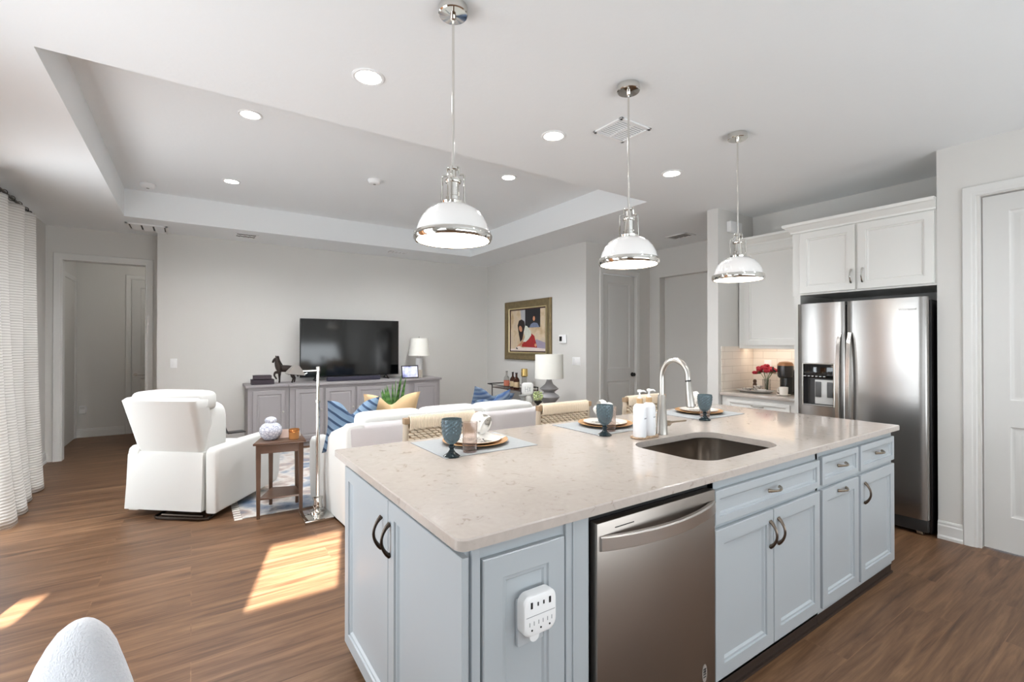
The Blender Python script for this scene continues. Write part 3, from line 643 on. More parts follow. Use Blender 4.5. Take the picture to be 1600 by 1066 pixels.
def napkin(x, y, label, turn):
    t = thing('folded_napkin', label, 'napkin', (x, y, .931), turn, 'ring tied napkins')
    R_ = Matrix.Rotation(0, 4, 'Z')
    def lobe(ax, ay, az, lean, w, ph):
        def fn(u, v):
            a = u*2*PI; r = w*(1+.16*math.sin(5*a+ph)); s = v
            x_ = (r*math.cos(a))*(.35+.65*math.sin(PI*min(1, s*.9+.1)))+lean[0]*s; y_ = r*.55*math.sin(a)*(.35+.65*math.sin(PI*min(1, s*.9+.1)))+lean[1]*s
            return (ax+x_, ay+y_, az+s*lean[2]+.006*math.sin(7*a+ph+4*s))
        return MB().grid(fn, 28, 8)
    def loop(ang, tilt_, rx, rz, w, off):
        M_ = Matrix.Translation((off[0], off[1], .05+off[2])) @ Matrix.Rotation(ang, 4, 'Z') @ Matrix.Rotation(tilt_, 4, 'X')
        def fn(u, v):
            a = -PI/2+2*PI*u; k = 1+.10*math.sin(3*PI*v+2*u); q = M_ @ Vector((rx*math.cos(a)*k+.006*math.sin(9*v), (v-.5)*w*(.45+.55*math.sin(PI*u)**.6), rz*(1+math.sin(a))*k)); return tuple(q)
        return MB().grid(fn, 26, 8)
    obj('upper_fold', loop(.2, .35, .036, .042, .085, (0, 0, 0)), M_nap, t, local=True, sharp=80)
    obj('side_fold', loop(-.6, -.5, .030, .034, .075, (.024, -.02, -.004)), M_nap, t, local=True, sharp=80)
    obj('side_fold', loop(1.3, .75, .028, .030, .07, (-.02, -.012, -.004)), M_nap, t, local=True, sharp=80)
    obj('napkin_ring', MB().lathe([(.019, .036), (.024, .038), (.024, .052), (.019, .054), (.017, .045)], (0, 0, 0), 20, cap=False), mat('ring_silver', (190, 184, 172), .2, 1), t, local=True)
    obj('lower_fold', MB().grid(lambda u, v: ((u-.5)*.17*(.2+.8*v)+.05*v, -.085*v+.012*math.sin(9*u)*v, .045*(1-v)**1.5+.003+.004*math.sin(14*u)*v+.004), 20, 8), M_nap, t, local=True, sharp=80)
    return t
def goblet(x, y, label):
    t = thing('goblet', label, 'goblet', (x, y, .9165), 0, 'blue pressed glass goblets'); c = (x, y, .9165)
    P0 = [(.008, .055), (.02, .06), (.034, .078), (.042, .105), (.0455, .14), (.0455, .168)]; bm_ = [(.008, .055), (.02, .06)]
    for q in range(25):
        z = .062+.0042*q
        for (ra, za), (rb, zb) in zip(P0, P0[1:]):
            if za <= z <= zb: bm_.append((ra+(rb-ra)*(z-za)/(zb-za), z)); break
    mbb = MB().lathe(bm_+[(.0455, .168)], (0, 0, 0), 48, cap=False, hob=(12, .05, 1/.0084, .07, .155)); mbb.lathe([(.0455, .168), (.0435, .168), (.043, .14), (.039, .108), (.03, .082), (.012, .068), (.001, .066)], (0, 0, 0), 48, cap=False)
    mbb.bm.transform(Matrix.Translation(c)); obj('bowl', mbb, M_goblet, t, sharp=60)
    obj('foot', MB().lathe([(.036, 0), (.0375, .004), (.03, .01), (.017, .02), (.0095, .032), (.009, .036), (.014, .042), (.014, .048), (.008, .0549), (.001, .055)], c, 36, flute=(12, .03)), M_gfoot, t)
    return t
def tumbler(x, y, label):
    t = thing('tumbler', label, 'glass', (x, y, .9165), 0, 'blush fluted tumblers'); c = (x, y, .9165)
    obj('cup', MB().lathe([(.03, .012), (.0335, .03), (.034, .06), (.0325, .075), (.0335, .1), (.0355, .14), (.0335, .14), (.0315, .1), (.0305, .075), (.032, .06), (.031, .03), (.027, .018), (.001, .016)], c, 40, flute=(20, .02)), M_tumb, t)
    obj('base', MB().lathe([(.03, 0), (.032, .003), (.031, .0119), (.001, .0119)], c, 36), mat('tumbler_base_glass', (238, 196, 184), .1, trans=.8, ior=1.3), t)
    return t
SET = [(.0, 'left end setting, nearest the sofa chair'), (.9, 'middle setting left of the faucet'), (1.82, 'far setting right of the faucet')]
placemat(.915, 1.865, 1.42, 2.262, .0, 'gray placemat at the left end of the island')
placemat(1.835, 1.86, 2.34, 2.262, .0, 'gray placemat left of the faucet, behind the soap pumps')
placemat(2.77, 1.86, 3.275, 2.262, .0, 'gray placemat at the far right of the island')
for i, (cx, pl) in enumerate(((1.185, 'at the left end of the island'), (2.1, 'behind the soap pumps'), (3.05, 'right of the faucet spray head'))):
    charger(cx, 2.075, 'gold rimmed charger plate ' + pl)
    dinner(cx, 2.075, 'white patterned dinner plate ' + pl)
    napkin(cx+(.02, -.02, -.03)[i], 2.085, 'white print napkin gathered in a ring ' + pl, (.2, 1.2, .6)[i])
for x, y, l in ((.958, 1.889, 'blue glass goblet at the left end of the island'), (1.872, 1.853, 'blue glass goblet left of the soap pumps'), (2.789, 1.853, 'blue glass goblet right of the faucet')): goblet(x, y, l)
for x, y, l in ((1.067, 1.92, 'blush fluted tumbler at the left end of the island'), (1.985, 1.925, 'blush fluted tumbler between the middle goblet and soap pumps'), (2.9, 1.925, 'blush fluted tumbler half hidden behind the far goblet')): tumbler(x, y, l)

# ------------------------------------------------------------------ counter stools with woven backs
M_rope = mat('paper_cord', (226, 210, 188), .85, bump=(300, .2))
M_stoolw = mat('stool_wood', (196, 180, 160), .55, var=(25, .12))
def stool(x, label):
    t = thing('counter_stool', label, 'bar stool', (x, 2.35, 0), 0, 'woven back counter stools'); w = .235
    for sx in (-1, 1):
        obj('front_leg', MB().tube([(sx*(w-.02), -.2, 0), (sx*(w-.022), -.195, .60)], [.014, .018], 12), M_stoolw, t, local=True)
        r = obj('rear_leg', MB().tube([(sx*(w-.02), .19, 0), (sx*(w-.018), .175, .6), (sx*(w-.015), .165, .75), (sx*(w-.012), .15, .995)], [.014, .019, .019, .016], 12), M_stoolw, t, local=True)
        obj('side_stretcher', MB().cyl((sx*(w-.02), -.19, .3), (sx*(w-.02), .18, .3), .011, seg=10), M_stoolw, t, local=True)
    obj('foot_rail', MB().cyl((-w+.02, -.197, .22), (w-.02, -.197, .22), .013, seg=10), M_stoolw, t, local=True)
    obj('seat', MB().box(-w, w, -.215, .195, .595, .635, .012), M_rope, t, local=True)
    obj('end_block', MB().box(-w-.004, -w+.026, .128, .166, .972, 1.006, .003), mat('block_taupe', (150, 124, 96), .6), t, local=True)
    obj('end_block', MB().box(w-.026, w+.004, .128, .166, .972, 1.006, .003), mat('block_taupe', (150, 124, 96), .6), t, local=True)
    # wrapped top rail
    mb = MB(); n = 44
    for k in range(n):
        xx = -w+.028+(2*w-.056)*(k+.5)/n; mb.tube([(xx, .129, .945), (xx, .126, .985), (xx, .13, 1.008), (xx, .147, 1.014), (xx, .164, 1.008), (xx, .168, .985), (xx, .165, .945)], .0052, 6)
    obj('cord_wrap', mb, M_rope, t, local=True, sharp=80)
    mb = MB(); rows, cols = 17, 11
    for j in range(rows):
        for i in range(cols):
            xx = -w+.03+(2*w-.06)*(i+.5*(j % 2)+.25)/cols; zz = .94-j*.0145
            mb.sell((xx, .147, zz), (.0205, .0105, .0086), .9, .8, 8, 5, Matrix.Rotation(.2, 3, 'Y'))
    obj('woven_back', mb, M_rope, t, local=True, sharp=80)
    obj('back_rail', MB().cyl((-w+.012, .15, .985), (w-.012, .15, .985), .014, seg=10).cyl((-w+.012, .165, .70), (w-.012, .165, .70), .012, seg=10), M_stoolw, t, local=True)
    obj('back_shade_sheet', MB().grid(lambda u, v: (-w+.03+(2*w-.06)*u, .149, .945-.24*v), 2, 2), mat('cord_shadow', (176, 150, 124), .9), t, local=True)  # flat backing sheet in a darker cord color, shade painted between strands
    return t
s0 = stool(1.208, 'woven cord counter stool at the left end of the island')
dup(s0, (2.135, 2.35, 0), 'middle woven cord counter stool, in front of the gray ceramic lamp')
dup(s0, (2.965, 2.35, 0), 'woven cord counter stool behind the soap pumps and faucet')

# ------------------------------------------------------------------ refrigerator and kitchen run
t = thing('refrigerator', 'stainless side by side refrigerator with ice dispenser in the white cabinet recess', 'refrigerator', (4.75, 1.6, 0))
obj('cabinet', MB().box(4.5, 5.18, 1.135, 2.045, .02, 1.745, .004).box(4.47, 4.5, 1.15, 2.03, .13, 1.74), mat('fridge_black', (20, 19, 19), .3), t)
g = obj('base_grille', MB().box(4.46, 4.52, 1.15, 2.03, .03, .118, .003), mat('grille_black', (40, 38, 37), .4), t)
obj('caster', MB().lathe([(.02, -.02), (.025, -.018), (.025, .018), (.02, .02)], (4.49, 1.2, .025), 18, 'y'), M_brush, g)
obj('caster', MB().lathe([(.02, -.02), (.025, -.018), (.025, .018), (.02, .02)], (4.49, 1.98, .025), 18, 'y'), M_brush, g)
def fdoor(y0, y1, hole=None):
    """slightly crowned door front"""
    n = 13; L = []
    def fx(y):
        s = (y-y0)/(y1-y0); e = min(s, 1-s)*(y1-y0)
        return 4.412+.012*(2*s-1)**2 + (.014*(1-min(1, e/.014))**2)
    mb = MB()
    ys = [y0, y0+.003, y0+.008]+[y0+.014+(y1-y0-.028)*k/12 for k in range(13)]+[y1-.008, y1-.003, y1]
    if hole: ys = sorted(set(ys) | {hole[0], hole[1]})
    zs = [.13]+([hole[2], hole[3]] if hole else [])+[1.765]
    for a, b in zip(ys, ys[1:]):
        for c, d in zip(zs, zs[1:]):
            if hole and hole[0]-1e-6 <= a and b <= hole[1]+1e-6 and c == hole[2]: continue
            mb._f([mb.bm.verts.new(p) for p in [(fx(a), a, c), (fx(b), b, c), (fx(b), b, d), (fx(a), a, d)]])
    for z in (.13, 1.765): mb._f([mb.bm.verts.new((fx(y), y, z)) for y in ys]+[mb.bm.verts.new((4.468, y1, z)), mb.bm.verts.new((4.468, y0, z))])
    for y in (y0, y1): mb._f([mb.bm.verts.new(p) for p in [(fx(y), y, .13), (4.468, y, .13), (4.468, y, 1.765), (fx(y), y, 1.765)]])
    mb._f([mb.bm.verts.new(p) for p in [(4.468, y0, .13), (4.468, y1, .13), (4.468, y1, 1.765), (4.468, y0, 1.765)]])
    return mb
HB = (1.735, 1.982, .888, 1.252)
dr = obj('freezer_door', fdoor(1.662, 2.03, HB), M_steel, t, sharp=40)
dl = obj('fresh_food_door', fdoor(1.14, 1.652), M_steel, t, sharp=40)
dp = obj('dispenser', MB().loft([[(x, y, z) for y, z in [(HB[0]+d, HB[2]+d), (HB[1]-d, HB[2]+d), (HB[1]-d, HB[3]-d), (HB[0]+d, HB[3]-d)]] for x, d in ((4.412, -.001), (4.407, .001), (4.407, .007), (4.413, .009))], False, False), M_chrome, dr, smooth=False)
obj('recess', MB().loft([[(x, y, z) for y, z in [(HB[0]+d, HB[2]+d), (HB[1]-d, HB[2]+d), (HB[1]-d, HB[3]-d), (HB[0]+d, HB[3]-d)]] for x, d in ((4.413, .008), (4.4675, .016))], False, True), mat('recess_dark', (52, 50, 50), .35), dp, smooth=False)
obj('control_screen', MB().box(4.416, 4.43, HB[0]+.009, HB[1]-.009, 1.125, 1.243, .002), M_blackg, dp)
obj('control_screen', MB().box(4.4145, 4.416, HB[0]+.02, HB[1]-.11, 1.15, 1.238), mat('screen_gray', (96, 104, 112), .1), dp, smooth=False) if False else None
mb = MB()
for k in range(6): mb.box(4.4155, 4.4165, 1.955-k*.03, 1.972-k*.03, 1.137, 1.143)
obj('control_icons', mb, mat('icon_white', (210, 212, 214), .5), dp, smooth=False)
pf = obj('paddle_frame', MB().box(4.425, 4.44, 1.745, 1.89, .905, 1.112, .004), mat('paddle_frame_gray', (205, 204, 202), .35), dp)
for y in (1.772, 1.862): obj('paddle', MB().box(4.418, 4.426, y-.022, y+.022, .965, 1.095, .003), mat('paddle_gray', (84, 84, 84), .4), pf)
obj('drip_tray', MB().box(4.405, 4.45, HB[0]+.006, HB[1]-.006, .889, .899, .003), mat('tray_gray', (150, 148, 146), .35), dp)
for y, par in ((1.695, dr), (1.622, dl)):
    mb = MB(); L = []
    for k in range(19):
        s = k/18; z = .52+.99*s; e = math.sin(PI*s)**.45; x = 4.415-.058*e
        L.append([(x, y-.016, z), (x-.008, y-.013, z), (x-.008, y+.013, z), (x, y+.016, z), (x+.008 if 0 < k < 18 else 4.42, y+.013, z), (x+.008 if 0 < k < 18 else 4.42, y-.013, z)])
    obj('handle', mb.loft(L), mat('fridge_handle', (214, 210, 206), .2, 1), par, sharp=45)
fc = bpy.data.curves.new('brand_lettering', 'FONT'); fc.body = 'Whirlpool'; fc.size = .026; fc.extrude = .0004; fc.align_x = 'CENTER'; fc.materials.append(mat('logo_silver', (232, 230, 228), .3))
f0 = bpy.data.objects.new('lettering_source', fc); COL.objects.link(f0)
fm = bpy.data.meshes.new_from_object(f0.evaluated_get(bpy.context.evaluated_depsgraph_get())); bpy.data.objects.remove(f0)
fo = bpy.data.objects.new('brand_lettering', fm); COL.objects.link(fo); fo.parent = dl
fo.matrix_basis = ROOTM[t.name].inverted() @ Matrix(((0, 0, -1, 4.4125), (-1, 0, 0, 1.252), (0, 1, 0, 1.668), (0, 0, 0, 1)))
# white cabinet over the fridge
GRP_K = 'white kitchen wall units'
t = thing('fridge_cabinet', 'white double door cabinet with crown molding above the refrigerator', 'kitchen cabinet', (4.85, 1.6, 1.85), 0, GRP_K)
obj('body', MB().box(4.54, 5.21, 1.113, 2.12, 1.853, 2.43), M_white, t, smooth=False)
for y0, y1, hy in ((1.626, 2.052, 1.652), (1.124, 1.608, 1.572)):
    f = obj('door', MB().panel((4.539, y1, 1.868), mY, Z_, y1-y0, .537, DR), M_white, t, sharp=20)
    obj('handle', bow((4.519, hy, 1.98), Z_, mX, .11, .028, .0055), M_chrome, f)
def crown(mb, xf, y0, y1, z0, ret):
    prof = [(0, 0), (.012, 0), (.014, .015), (.02, .022), (.05, .055), (.062, .06), (.066, .07), (.066, .085), (0, .085)]
    return mb.loft([[(xf-a, y0, z0+b) for a, b in prof], [(xf-a, y1+a*ret, z0+b) for a, b in prof]]+([[(xf+.3 if ret else xf, y1+a, z0+b) for a, b in prof]] if ret else []))
obj('side_panel', MB().box(4.545, 5.21, 2.058, 2.11, 0, 1.8528), M_white, t, smooth=False)
obj('crown_molding', crown(MB(), 4.54, 1.113, 2.12, 2.415, 1), M_white, t, sharp=25)
t = thing('wall_cabinet', 'tall white wall cabinet above the coffee counter', 'kitchen cabinet', (5.05, 2.49, 1.38), 0, GRP_K)
obj('body', MB().box(4.925, 5.21, 2.125, 2.853, 1.385, 2.47), M_white, t, smooth=False)
obj('door', MB().panel((4.924, 2.79, 1.4), mY, Z_, .655, 1.035, DR), M_white, t, sharp=20)
obj('light_rail', MB().box(4.925, 4.945, 2.125, 2.853, 1.365, 1.386, .003), M_white, t)
obj('crown_molding', crown(MB(), 4.925, 2.125, 2.853, 2.46, 0), M_white, t, sharp=25)
ll = bpy.data.lights.new('undercabinet_glow', 'AREA'); ll.shape = 'RECTANGLE'; ll.size = .66; ll.size_y = .04; ll.energy = .62; ll.color = (1, .92, .8)
lo = bpy.data.objects.new('undercabinet_glow', ll); COL.objects.link(lo); lo.parent = t; lo.matrix_basis = Matrix.Translation((.0, 0, -.008)) @ Matrix.Rotation(PI/2, 4, 'Z') @ Matrix.Rotation(-.35, 4, 'X')
obj('light_strip', MB().box(5.03, 5.07, 2.16, 2.82, 1.378, 1.385), mat('strip_glow', (255, 240, 215), .5, emit=((255, 232, 198), 3)), t, smooth=False)
t = thing('base_cabinet', 'white base cabinet with a drawer under the coffee counter', 'kitchen cabinet', (4.9, 2.49, 0), 0, GRP_K)
obj('body', MB().box(4.6, 5.21, 2.113, 2.853, .09, .8845).box(4.66, 5.21, 2.113, 2.853, 0, .09), M_white, t, smooth=False)
f = obj('drawer', MB().panel((4.599, 2.79, .70), mY, Z_, .62, .15, DRW), M_white, t, sharp=20)
obj('handle', bow((4.579, 2.47, .80), Y_, mX, .115, .028, .0055), M_chrome, f)
obj('door', MB().panel((4.599, 2.79, .11), mY, Z_, .308, .575, DR), M_white, t, sharp=20)
obj('door', MB().panel((4.599, 2.478, .11), mY, Z_, .308, .575, DR), M_white, t, sharp=20)
tag(obj('coffee_countertop', MB().box(4.555, 5.205, 2.112, 2.853, .8852, .915, .003), M_quartz), 'small cream quartz countertop holding the coffee machine and flowers', 'countertop')
mb = MB().box(5.206, 5.2195, 2.113, 2.853, .9155, 1.384)
struct('trim_6', mb, M_tile, 'cream subway tile backsplash behind the coffee counter', 'backsplash', smooth=False)
struct('trim_7', MB().box(4.6, 5.2055, 2.8535, 2.8655, .9155, 1.39), M_tile, 'cream subway tile side splash left of the coffee counter', 'backsplash', smooth=False)
# door chime on the side wall
t = thing('door_chime', 'white door chime box high on the wall behind the far pendant', 'door chime', (4.81, 2.83, 2.61))
obj('body', MB().box(4.705, 4.925, 2.815, 2.865, 2.608, 2.722, .008), M_plastic, t)
obj('lower_unit', MB().box(4.815, 4.89, 2.828, 2.865, 2.50, 2.607, .006), M_plastic, t)
# coffee counter things
t = thing('coffee_machine', 'dark round topped capsule coffee machine beside the refrigerator panel', 'coffee machine', (4.9, 2.36, .9155))
c = (4.92, 2.345, .9155)
obj('water_tank', MB().lathe([(.075, 0), (.08, .005), (.08, .235), (.076, .24)], (4.99, 2.345, .9155), 28), mat('tank_gray', (86, 90, 96), .15, trans=.3), t)
obj('body', MB().box(4.83, 4.95, 2.285, 2.405, .9155, .93, .004).loft([[(4.90+.066*math.cos(a), 2.345+.06*math.sin(a), z) for a in [2*PI*k/28 for k in range(28)]] for z in (.93, 1.10)]), M_blackg, t)
h = obj('brew_head', MB().loft([[(4.87+r*math.cos(a)*1.25, 2.345+r*math.sin(a), .9155+z) for a in [2*PI*k/28 for k in range(28)]] for r, z in ((.055, .165), (.066, .18), (.07, .24), (.068, .285), (.05, .31), (.02, .318))]), mat('head_gunmetal', (70, 68, 68), .22, .8), t)
obj('copper_lid', MB().loft([[(4.87+r*math.cos(a)*1.25, 2.345+r*math.sin(a), .9155+z) for a in [2*PI*k/28 for k in range(28)]] for r, z in ((.069, .2855), (.068, .297), (.052, .32), (.02, .328))]), mat('copper_tan', (176, 128, 92), .3, .6), h)
obj('lever', MB().tube([(4.79, 2.40, 1.14), (4.775, 2.42, 1.165), (4.79, 2.425, 1.185)], .008, 8), M_black, h)
def saucer_cup(x, y, label):
    t = thing('coffee_cup', label, 'cup', (x, y, .9155)); c = (x, y, .9155)
    obj('saucer', MB().lathe([(.03, 0), (.034, .003), (.062, .012), (.064, .0145), (.03, .006), (.001, .006)], c, 32), M_plate, t)
    obj('cup', MB().lathe([(.024, .0062), (.034, .012), (.038, .05), (.039, .085), (.036, .085), (.034, .02), (.001, .014)], c, 30), M_plate, t)
    obj('cup_handle', MB().tube([(x, y+.036, .9155+.07), (x, y+.058, .9155+.066), (x, y+.06, .9155+.04), (x, y+.037, .9155+.028)], .005, 8), M_plate, t)
saucer_cup(4.72, 2.29, 'white cup and saucer in front of the coffee machine')
t = thing('flower_vase', 'glass vase of deep red flowers on the coffee counter', 'vase of flowers', (5.0, 2.6, .9155)); c = (5.0, 2.6, .9155)
obj('vase', MB().lathe([(.034, 0), (.037, .004), (.037, .13), (.034, .13), (.034, .01), (.001, .008)], c, 28), mat('clear_glass', (245, 246, 244), .03, trans=.95, ior=1.2), t)
mb = MB()
for k in range(9):
    a = k*2.4; mb.tube([(5.0+.012*math.cos(a), 2.6+.012*math.sin(a), .93), (5.0+.02*math.cos(a), 2.6+.02*math.sin(a), 1.05), (5.0+.07*math.cos(a), 2.6+.07*math.sin(a), 1.13)], .0025, 5)
mb.mi = 0
for k in range(12):
    a = k*.9; r = .085; mb.sell((5.0+r*math.cos(a), 2.6+r*math.sin(a), 1.105+.01*(k % 3)), (.03, .012, .004), 1, 1, 8, 5, Matrix.Rotation(a, 3, 'Z'))
obj('stems_and_leaves', mb, mat('stem_green', (74, 96, 48), .6), t)
mrose = mat('petal_red', (176, 24, 48), .6, var=(60, .35))
for k in range(15):
    a = k*2.399; r = .028*math.sqrt(k); cx, cy, cz = 5.0+r*math.cos(a), 2.6+r*math.sin(a), 1.185-.008*(k % 3)-5.2*r*r
    mb = MB()
    for q in range(7):
        b = q*2*PI/7; mb.sell((cx+.014*math.cos(b), cy+.014*math.sin(b), cz+.003*(q % 2)), (.019, .013, .017), 1, 1, 8, 5, Matrix.Rotation(b, 3, 'Z'))
    mb.sell((cx, cy, cz+.004), (.01, .01, .012), 1, 1, 8, 5)
    obj('bloom', mb, mrose, t, sharp=80)
t = thing('serving_tray', 'gray oval serving tray holding small dishes on the coffee counter', 'tray', (4.8, 2.6, .9155))
obj('tray_body', MB().loft([[(4.8+(.105+d)*math.cos(a), 2.615+(.18+d)*math.sin(a), .9155+z) for a in [2*PI*k/40 for k in range(40)]] for d, z in ((-.03, 0), (0, .02), (.012, .024), (.01, .027), (-.005, .022), (-.035, .006))]), mat('tray_silver', (188, 184, 178), .3, .3), t)
def bowl(x, y, z, r, label, m, grp='dishes on the coffee tray'):
    return tag(obj('small_bowl', MB().lathe([(r*.4, 0), (r*.45, r*.08), (r*.85, r*.4), (r, r*.72), (r*.96, r*.74), (r*.8, r*.42), (.001, r*.14)], (x, y, z), 26), m), label, 'bowl', grp)
M_dish = blotch_mat('dish_pattern', [(.4, (226, 220, 212)), (.5, (150, 134, 120)), (.6, (228, 223, 216))], 30, .25)
bowl(4.79, 2.69, .9225, .05, 'patterned small bowl at the left end of the coffee tray', M_dish)
bowl(4.83, 2.60, .9225, .052, 'patterned small bowl under another in the coffee tray', M_dish)
bowl(4.83, 2.60, .9225+.03, .045, 'patterned small bowl nested on top in the coffee tray', M_dish)
bowl(4.77, 2.53, .9225, .045, 'white small bowl at the right end of the coffee tray', M_plate)
t = thing('pepper_mill', 'dark wooden pepper mill lying near the backsplash behind the tray', 'mill', (5.03, 2.74, .9155))
obj('body', MB().lathe([(.024, 0), (.025, .004), (.018, .03), (.021, .06), (.014, .085)], (5.03, 2.74, .9155), 20), M_wood, t)
obj('top_knob', MB().lathe([(.016, .086), (.02, .1), (.014, .114), (.003, .12)], (5.03, 2.74, .9155), 20), M_wood, t)
def switchplate(name, axis, p, w, h, label, cat, rockers=1):
    t = thing(name, label, cat, p, 0); x, y, z = p
    if axis == 'x':
        obj('plate', MB().box(x-.006, x-.0005, y-w/2, y+w/2, z, z+h, .002), M_plastic, t)
        for k in range(rockers):
            c = y+(k-(rockers-1)/2)*.046; obj('rocker', MB().box(x-.009, x-.005, c-.016, c+.016, z+h*.22, z+h*.78, .001), M_plastic, t)
    else:
        obj('plate', MB().box(x-w/2, x+w/2, y-.006, y-.0005, z, z+h, .002), M_plastic, t)
        for k in range(rockers):
            c = x+(k-(rockers-1)/2)*.046; obj('rocker', MB().box(c-.016, c+.016, y-.009, y-.005, z+h*.22, z+h*.78, .001), M_plastic, t)
    return t
switchplate('wall_outlet', 'x', (5.206, 2.69, 1.12), .075, .12, 'white outlet on the tile backsplash above the red flowers', 'outlet')
switchplate('light_switch', 'y', (-.195, 7.51, 1.105), .075, .12, 'white light switch on the wall right of the hallway doorway', 'light switch')
switchplate('light_switch', 'x', (4.53, 5.04, 1.11), .165, .118, 'triple light switch on the wall right of the gray lamp', 'light switch', 3)
t = thing('thermostat', 'white thermostat with a dark screen right of the painting', 'thermostat', (4.52, 5.32, 1.42))
obj('case', MB().box(4.505, 4.529, 5.242, 5.401, 1.425, 1.55, .006), M_plastic, t)
obj('screen', MB().box(4.5035, 4.506, 5.33, 5.385, 1.455, 1.525), M_blackg, t, smooth=False)
t = thing('plug_in_device', 'white plug in box low on the hallway end wall', 'plug in device', (-1.363, 9.53, .36))
obj('case', MB().box(-1.405, -1.32, 9.51, 9.5495, .36, .48, .01), M_plastic, t)
obj('face', MB().box(-1.39, -1.335, 9.507, 9.511, .43, .47, .002), mat('device_gray', (214, 214, 214), .4), t)

# ------------------------------------------------------------------ media console
t = thing('media_console', 'long gray breakfront console below the television with five paneled doors', 'console', (1.98, 7.25, 0))
obj('center_section', MB().box(1.10, 2.85, 7.0, 7.47, .06, .835).box(1.12, 2.83, 7.02, 7.45, 0, .06), M_graycab, t, smooth=False)
obj('side_section', MB().box(.605, 1.099, 7.03, 7.47, .06, .835).box(.625, 1.09, 7.05, 7.45, 0, .06), M_graycab, t, smooth=False)
obj('side_section', MB().box(2.851, 3.345, 7.03, 7.47, .06, .835).box(2.86, 3.325, 7.05, 7.45, 0, .06), M_graycab, t, smooth=False)
top = [(.58, 7.005), (1.08, 7.005), (1.095, 6.965), (2.855, 6.965), (2.87, 7.005), (3.37, 7.005), (3.37, 7.49), (.58, 7.49)]
obj('top', MB().prism(top, 'xy', .835, .870, .006), M_graycab, t, sharp=30)
CR = [(0, 0), (0, .014), (.003, .018), (.05, .018), (.056, .010), (.07, .010), (.078, .014), (.08, .014)]
for a, b, y, kx in ((.66, 1.05, 7.029, 1.02), (1.17, 1.53, 6.999, 1.50), (1.56, 1.97, 6.999, 1.94), (2.0, 2.41, 6.999, 2.03), (2.44, 2.80, 6.999, 2.47), (2.90, 3.30, 7.029, 2.93)):
    f = obj('door', MB().panel((a, y, .10), X_, Z_, b-a, .69, CR), M_graycab, t, sharp=20)
    kb = MB(); kb.tube([(kx, y-.017, .5), (kx, y-.03, .5), (kx, y-.032, .5), (kx, y-.044, .5), (kx, y-.05, .5)], [.006, .006, .013, .015, .008], 14); obj('door_knob', kb, M_brush, f)
CT = .8705
# television
t = thing('television', 'large black flat screen television on the gray console', 'television', (2.03, 7.33, CT))
b = obj('cabinet', MB().box(1.29, 2.765, 7.335, 7.375, .925, 1.785, .006).box(1.55, 2.5, 7.375, 7.41, 1.0, 1.5, .01), M_black, t)
obj('screen', MB().box(1.298, 2.757, 7.331, 7.3349, .94, 1.778), mat('tv_glass', (6, 6, 7), .08, spec=.7), t, smooth=False)
for x in (1.5, 2.56): obj('foot', MB().tube([(x, 7.24, CT+.008), (x, 7.35, .93), (x, 7.45, CT+.008)], .008, 8).box(x-.012, x+.012, 7.22, 7.47, CT, CT+.012, .003), M_black, t)
tag(obj('soundbar', MB().box(1.62, 2.40, 7.13, 7.21, CT, CT+.062, .012, 3), mat('soundbar_navy', (52, 50, 66), .7, bump=(400, .2))), 'long dark soundbar in front of the television', 'soundbar')
def book(x0, x1, y0, y1, z0, z1, col, label):
    t = thing('book', label, 'book', ((x0+x1)/2, (y0+y1)/2, z0), 0, 'stacked books on the console')
    obj('cover', MB().box(x0, x1, y0, y1, z0, z0+.004).box(x0, x1, y0, y1, z1-.004, z1).box(x0, x1, y0, y0+.005, z0, z1), mat('cover_%d' % col[0], col, .6), t, smooth=False)
    obj('page_block', MB().box(x0+.004, x1-.004, y0+.005, y1-.004, z0+.004, z1-.004), mat('page_dark', (96, 84, 88), .8), t, smooth=False)
book(.655, .925, 7.1, 7.3, CT, CT+.066, (52, 42, 50), 'thick dark book at the bottom of the stack left of the horse')
book(.68, .895, 7.11, 7.28, CT+.0665, CT+.118, (66, 56, 62), 'smaller dark book on top of the stack left of the horse')
# bronze horse
t = thing('horse_statue', 'dark bronze prancing horse statue on the left of the console', 'statue', (1.05, 7.15, CT))
def skin(name, verts, edges, m, parent, rootv, sub=2):
    bm = bmesh.new(); lay = bm.verts.layers.skin.verify(); vs = []
    for p, r in verts:
        v = bm.verts.new(p); rr = r if isinstance(r, tuple) else (r, r); v[lay].radius = rr; vs.append(v)
    vs[rootv][lay].use_root = True
    for a, b in edges: bm.edges.new((vs[a], vs[b]))
    bm.transform(ROOTM[top_of(parent).name].inverted())
    me = bpy.data.meshes.new(name); bm.to_mesh(me); bm.free(); me.materials.append(m)
    o = bpy.data.objects.new(name, me); COL.objects.link(o); o.parent = parent
    md = o.modifiers.new('skin', 'SKIN'); md.use_smooth_shade = True
    ms = o.modifiers.new('sub', 'SUBSURF'); ms.levels = sub; ms.render_levels = sub; return o
M_horse = mat('horse_bronze', (50, 40, 36), .35, .5, bump=(60, .3))
hx, hy, hz = 1.06, 7.15, CT
def hp(x, y, z): return (hx+x, hy+y, hz+z)
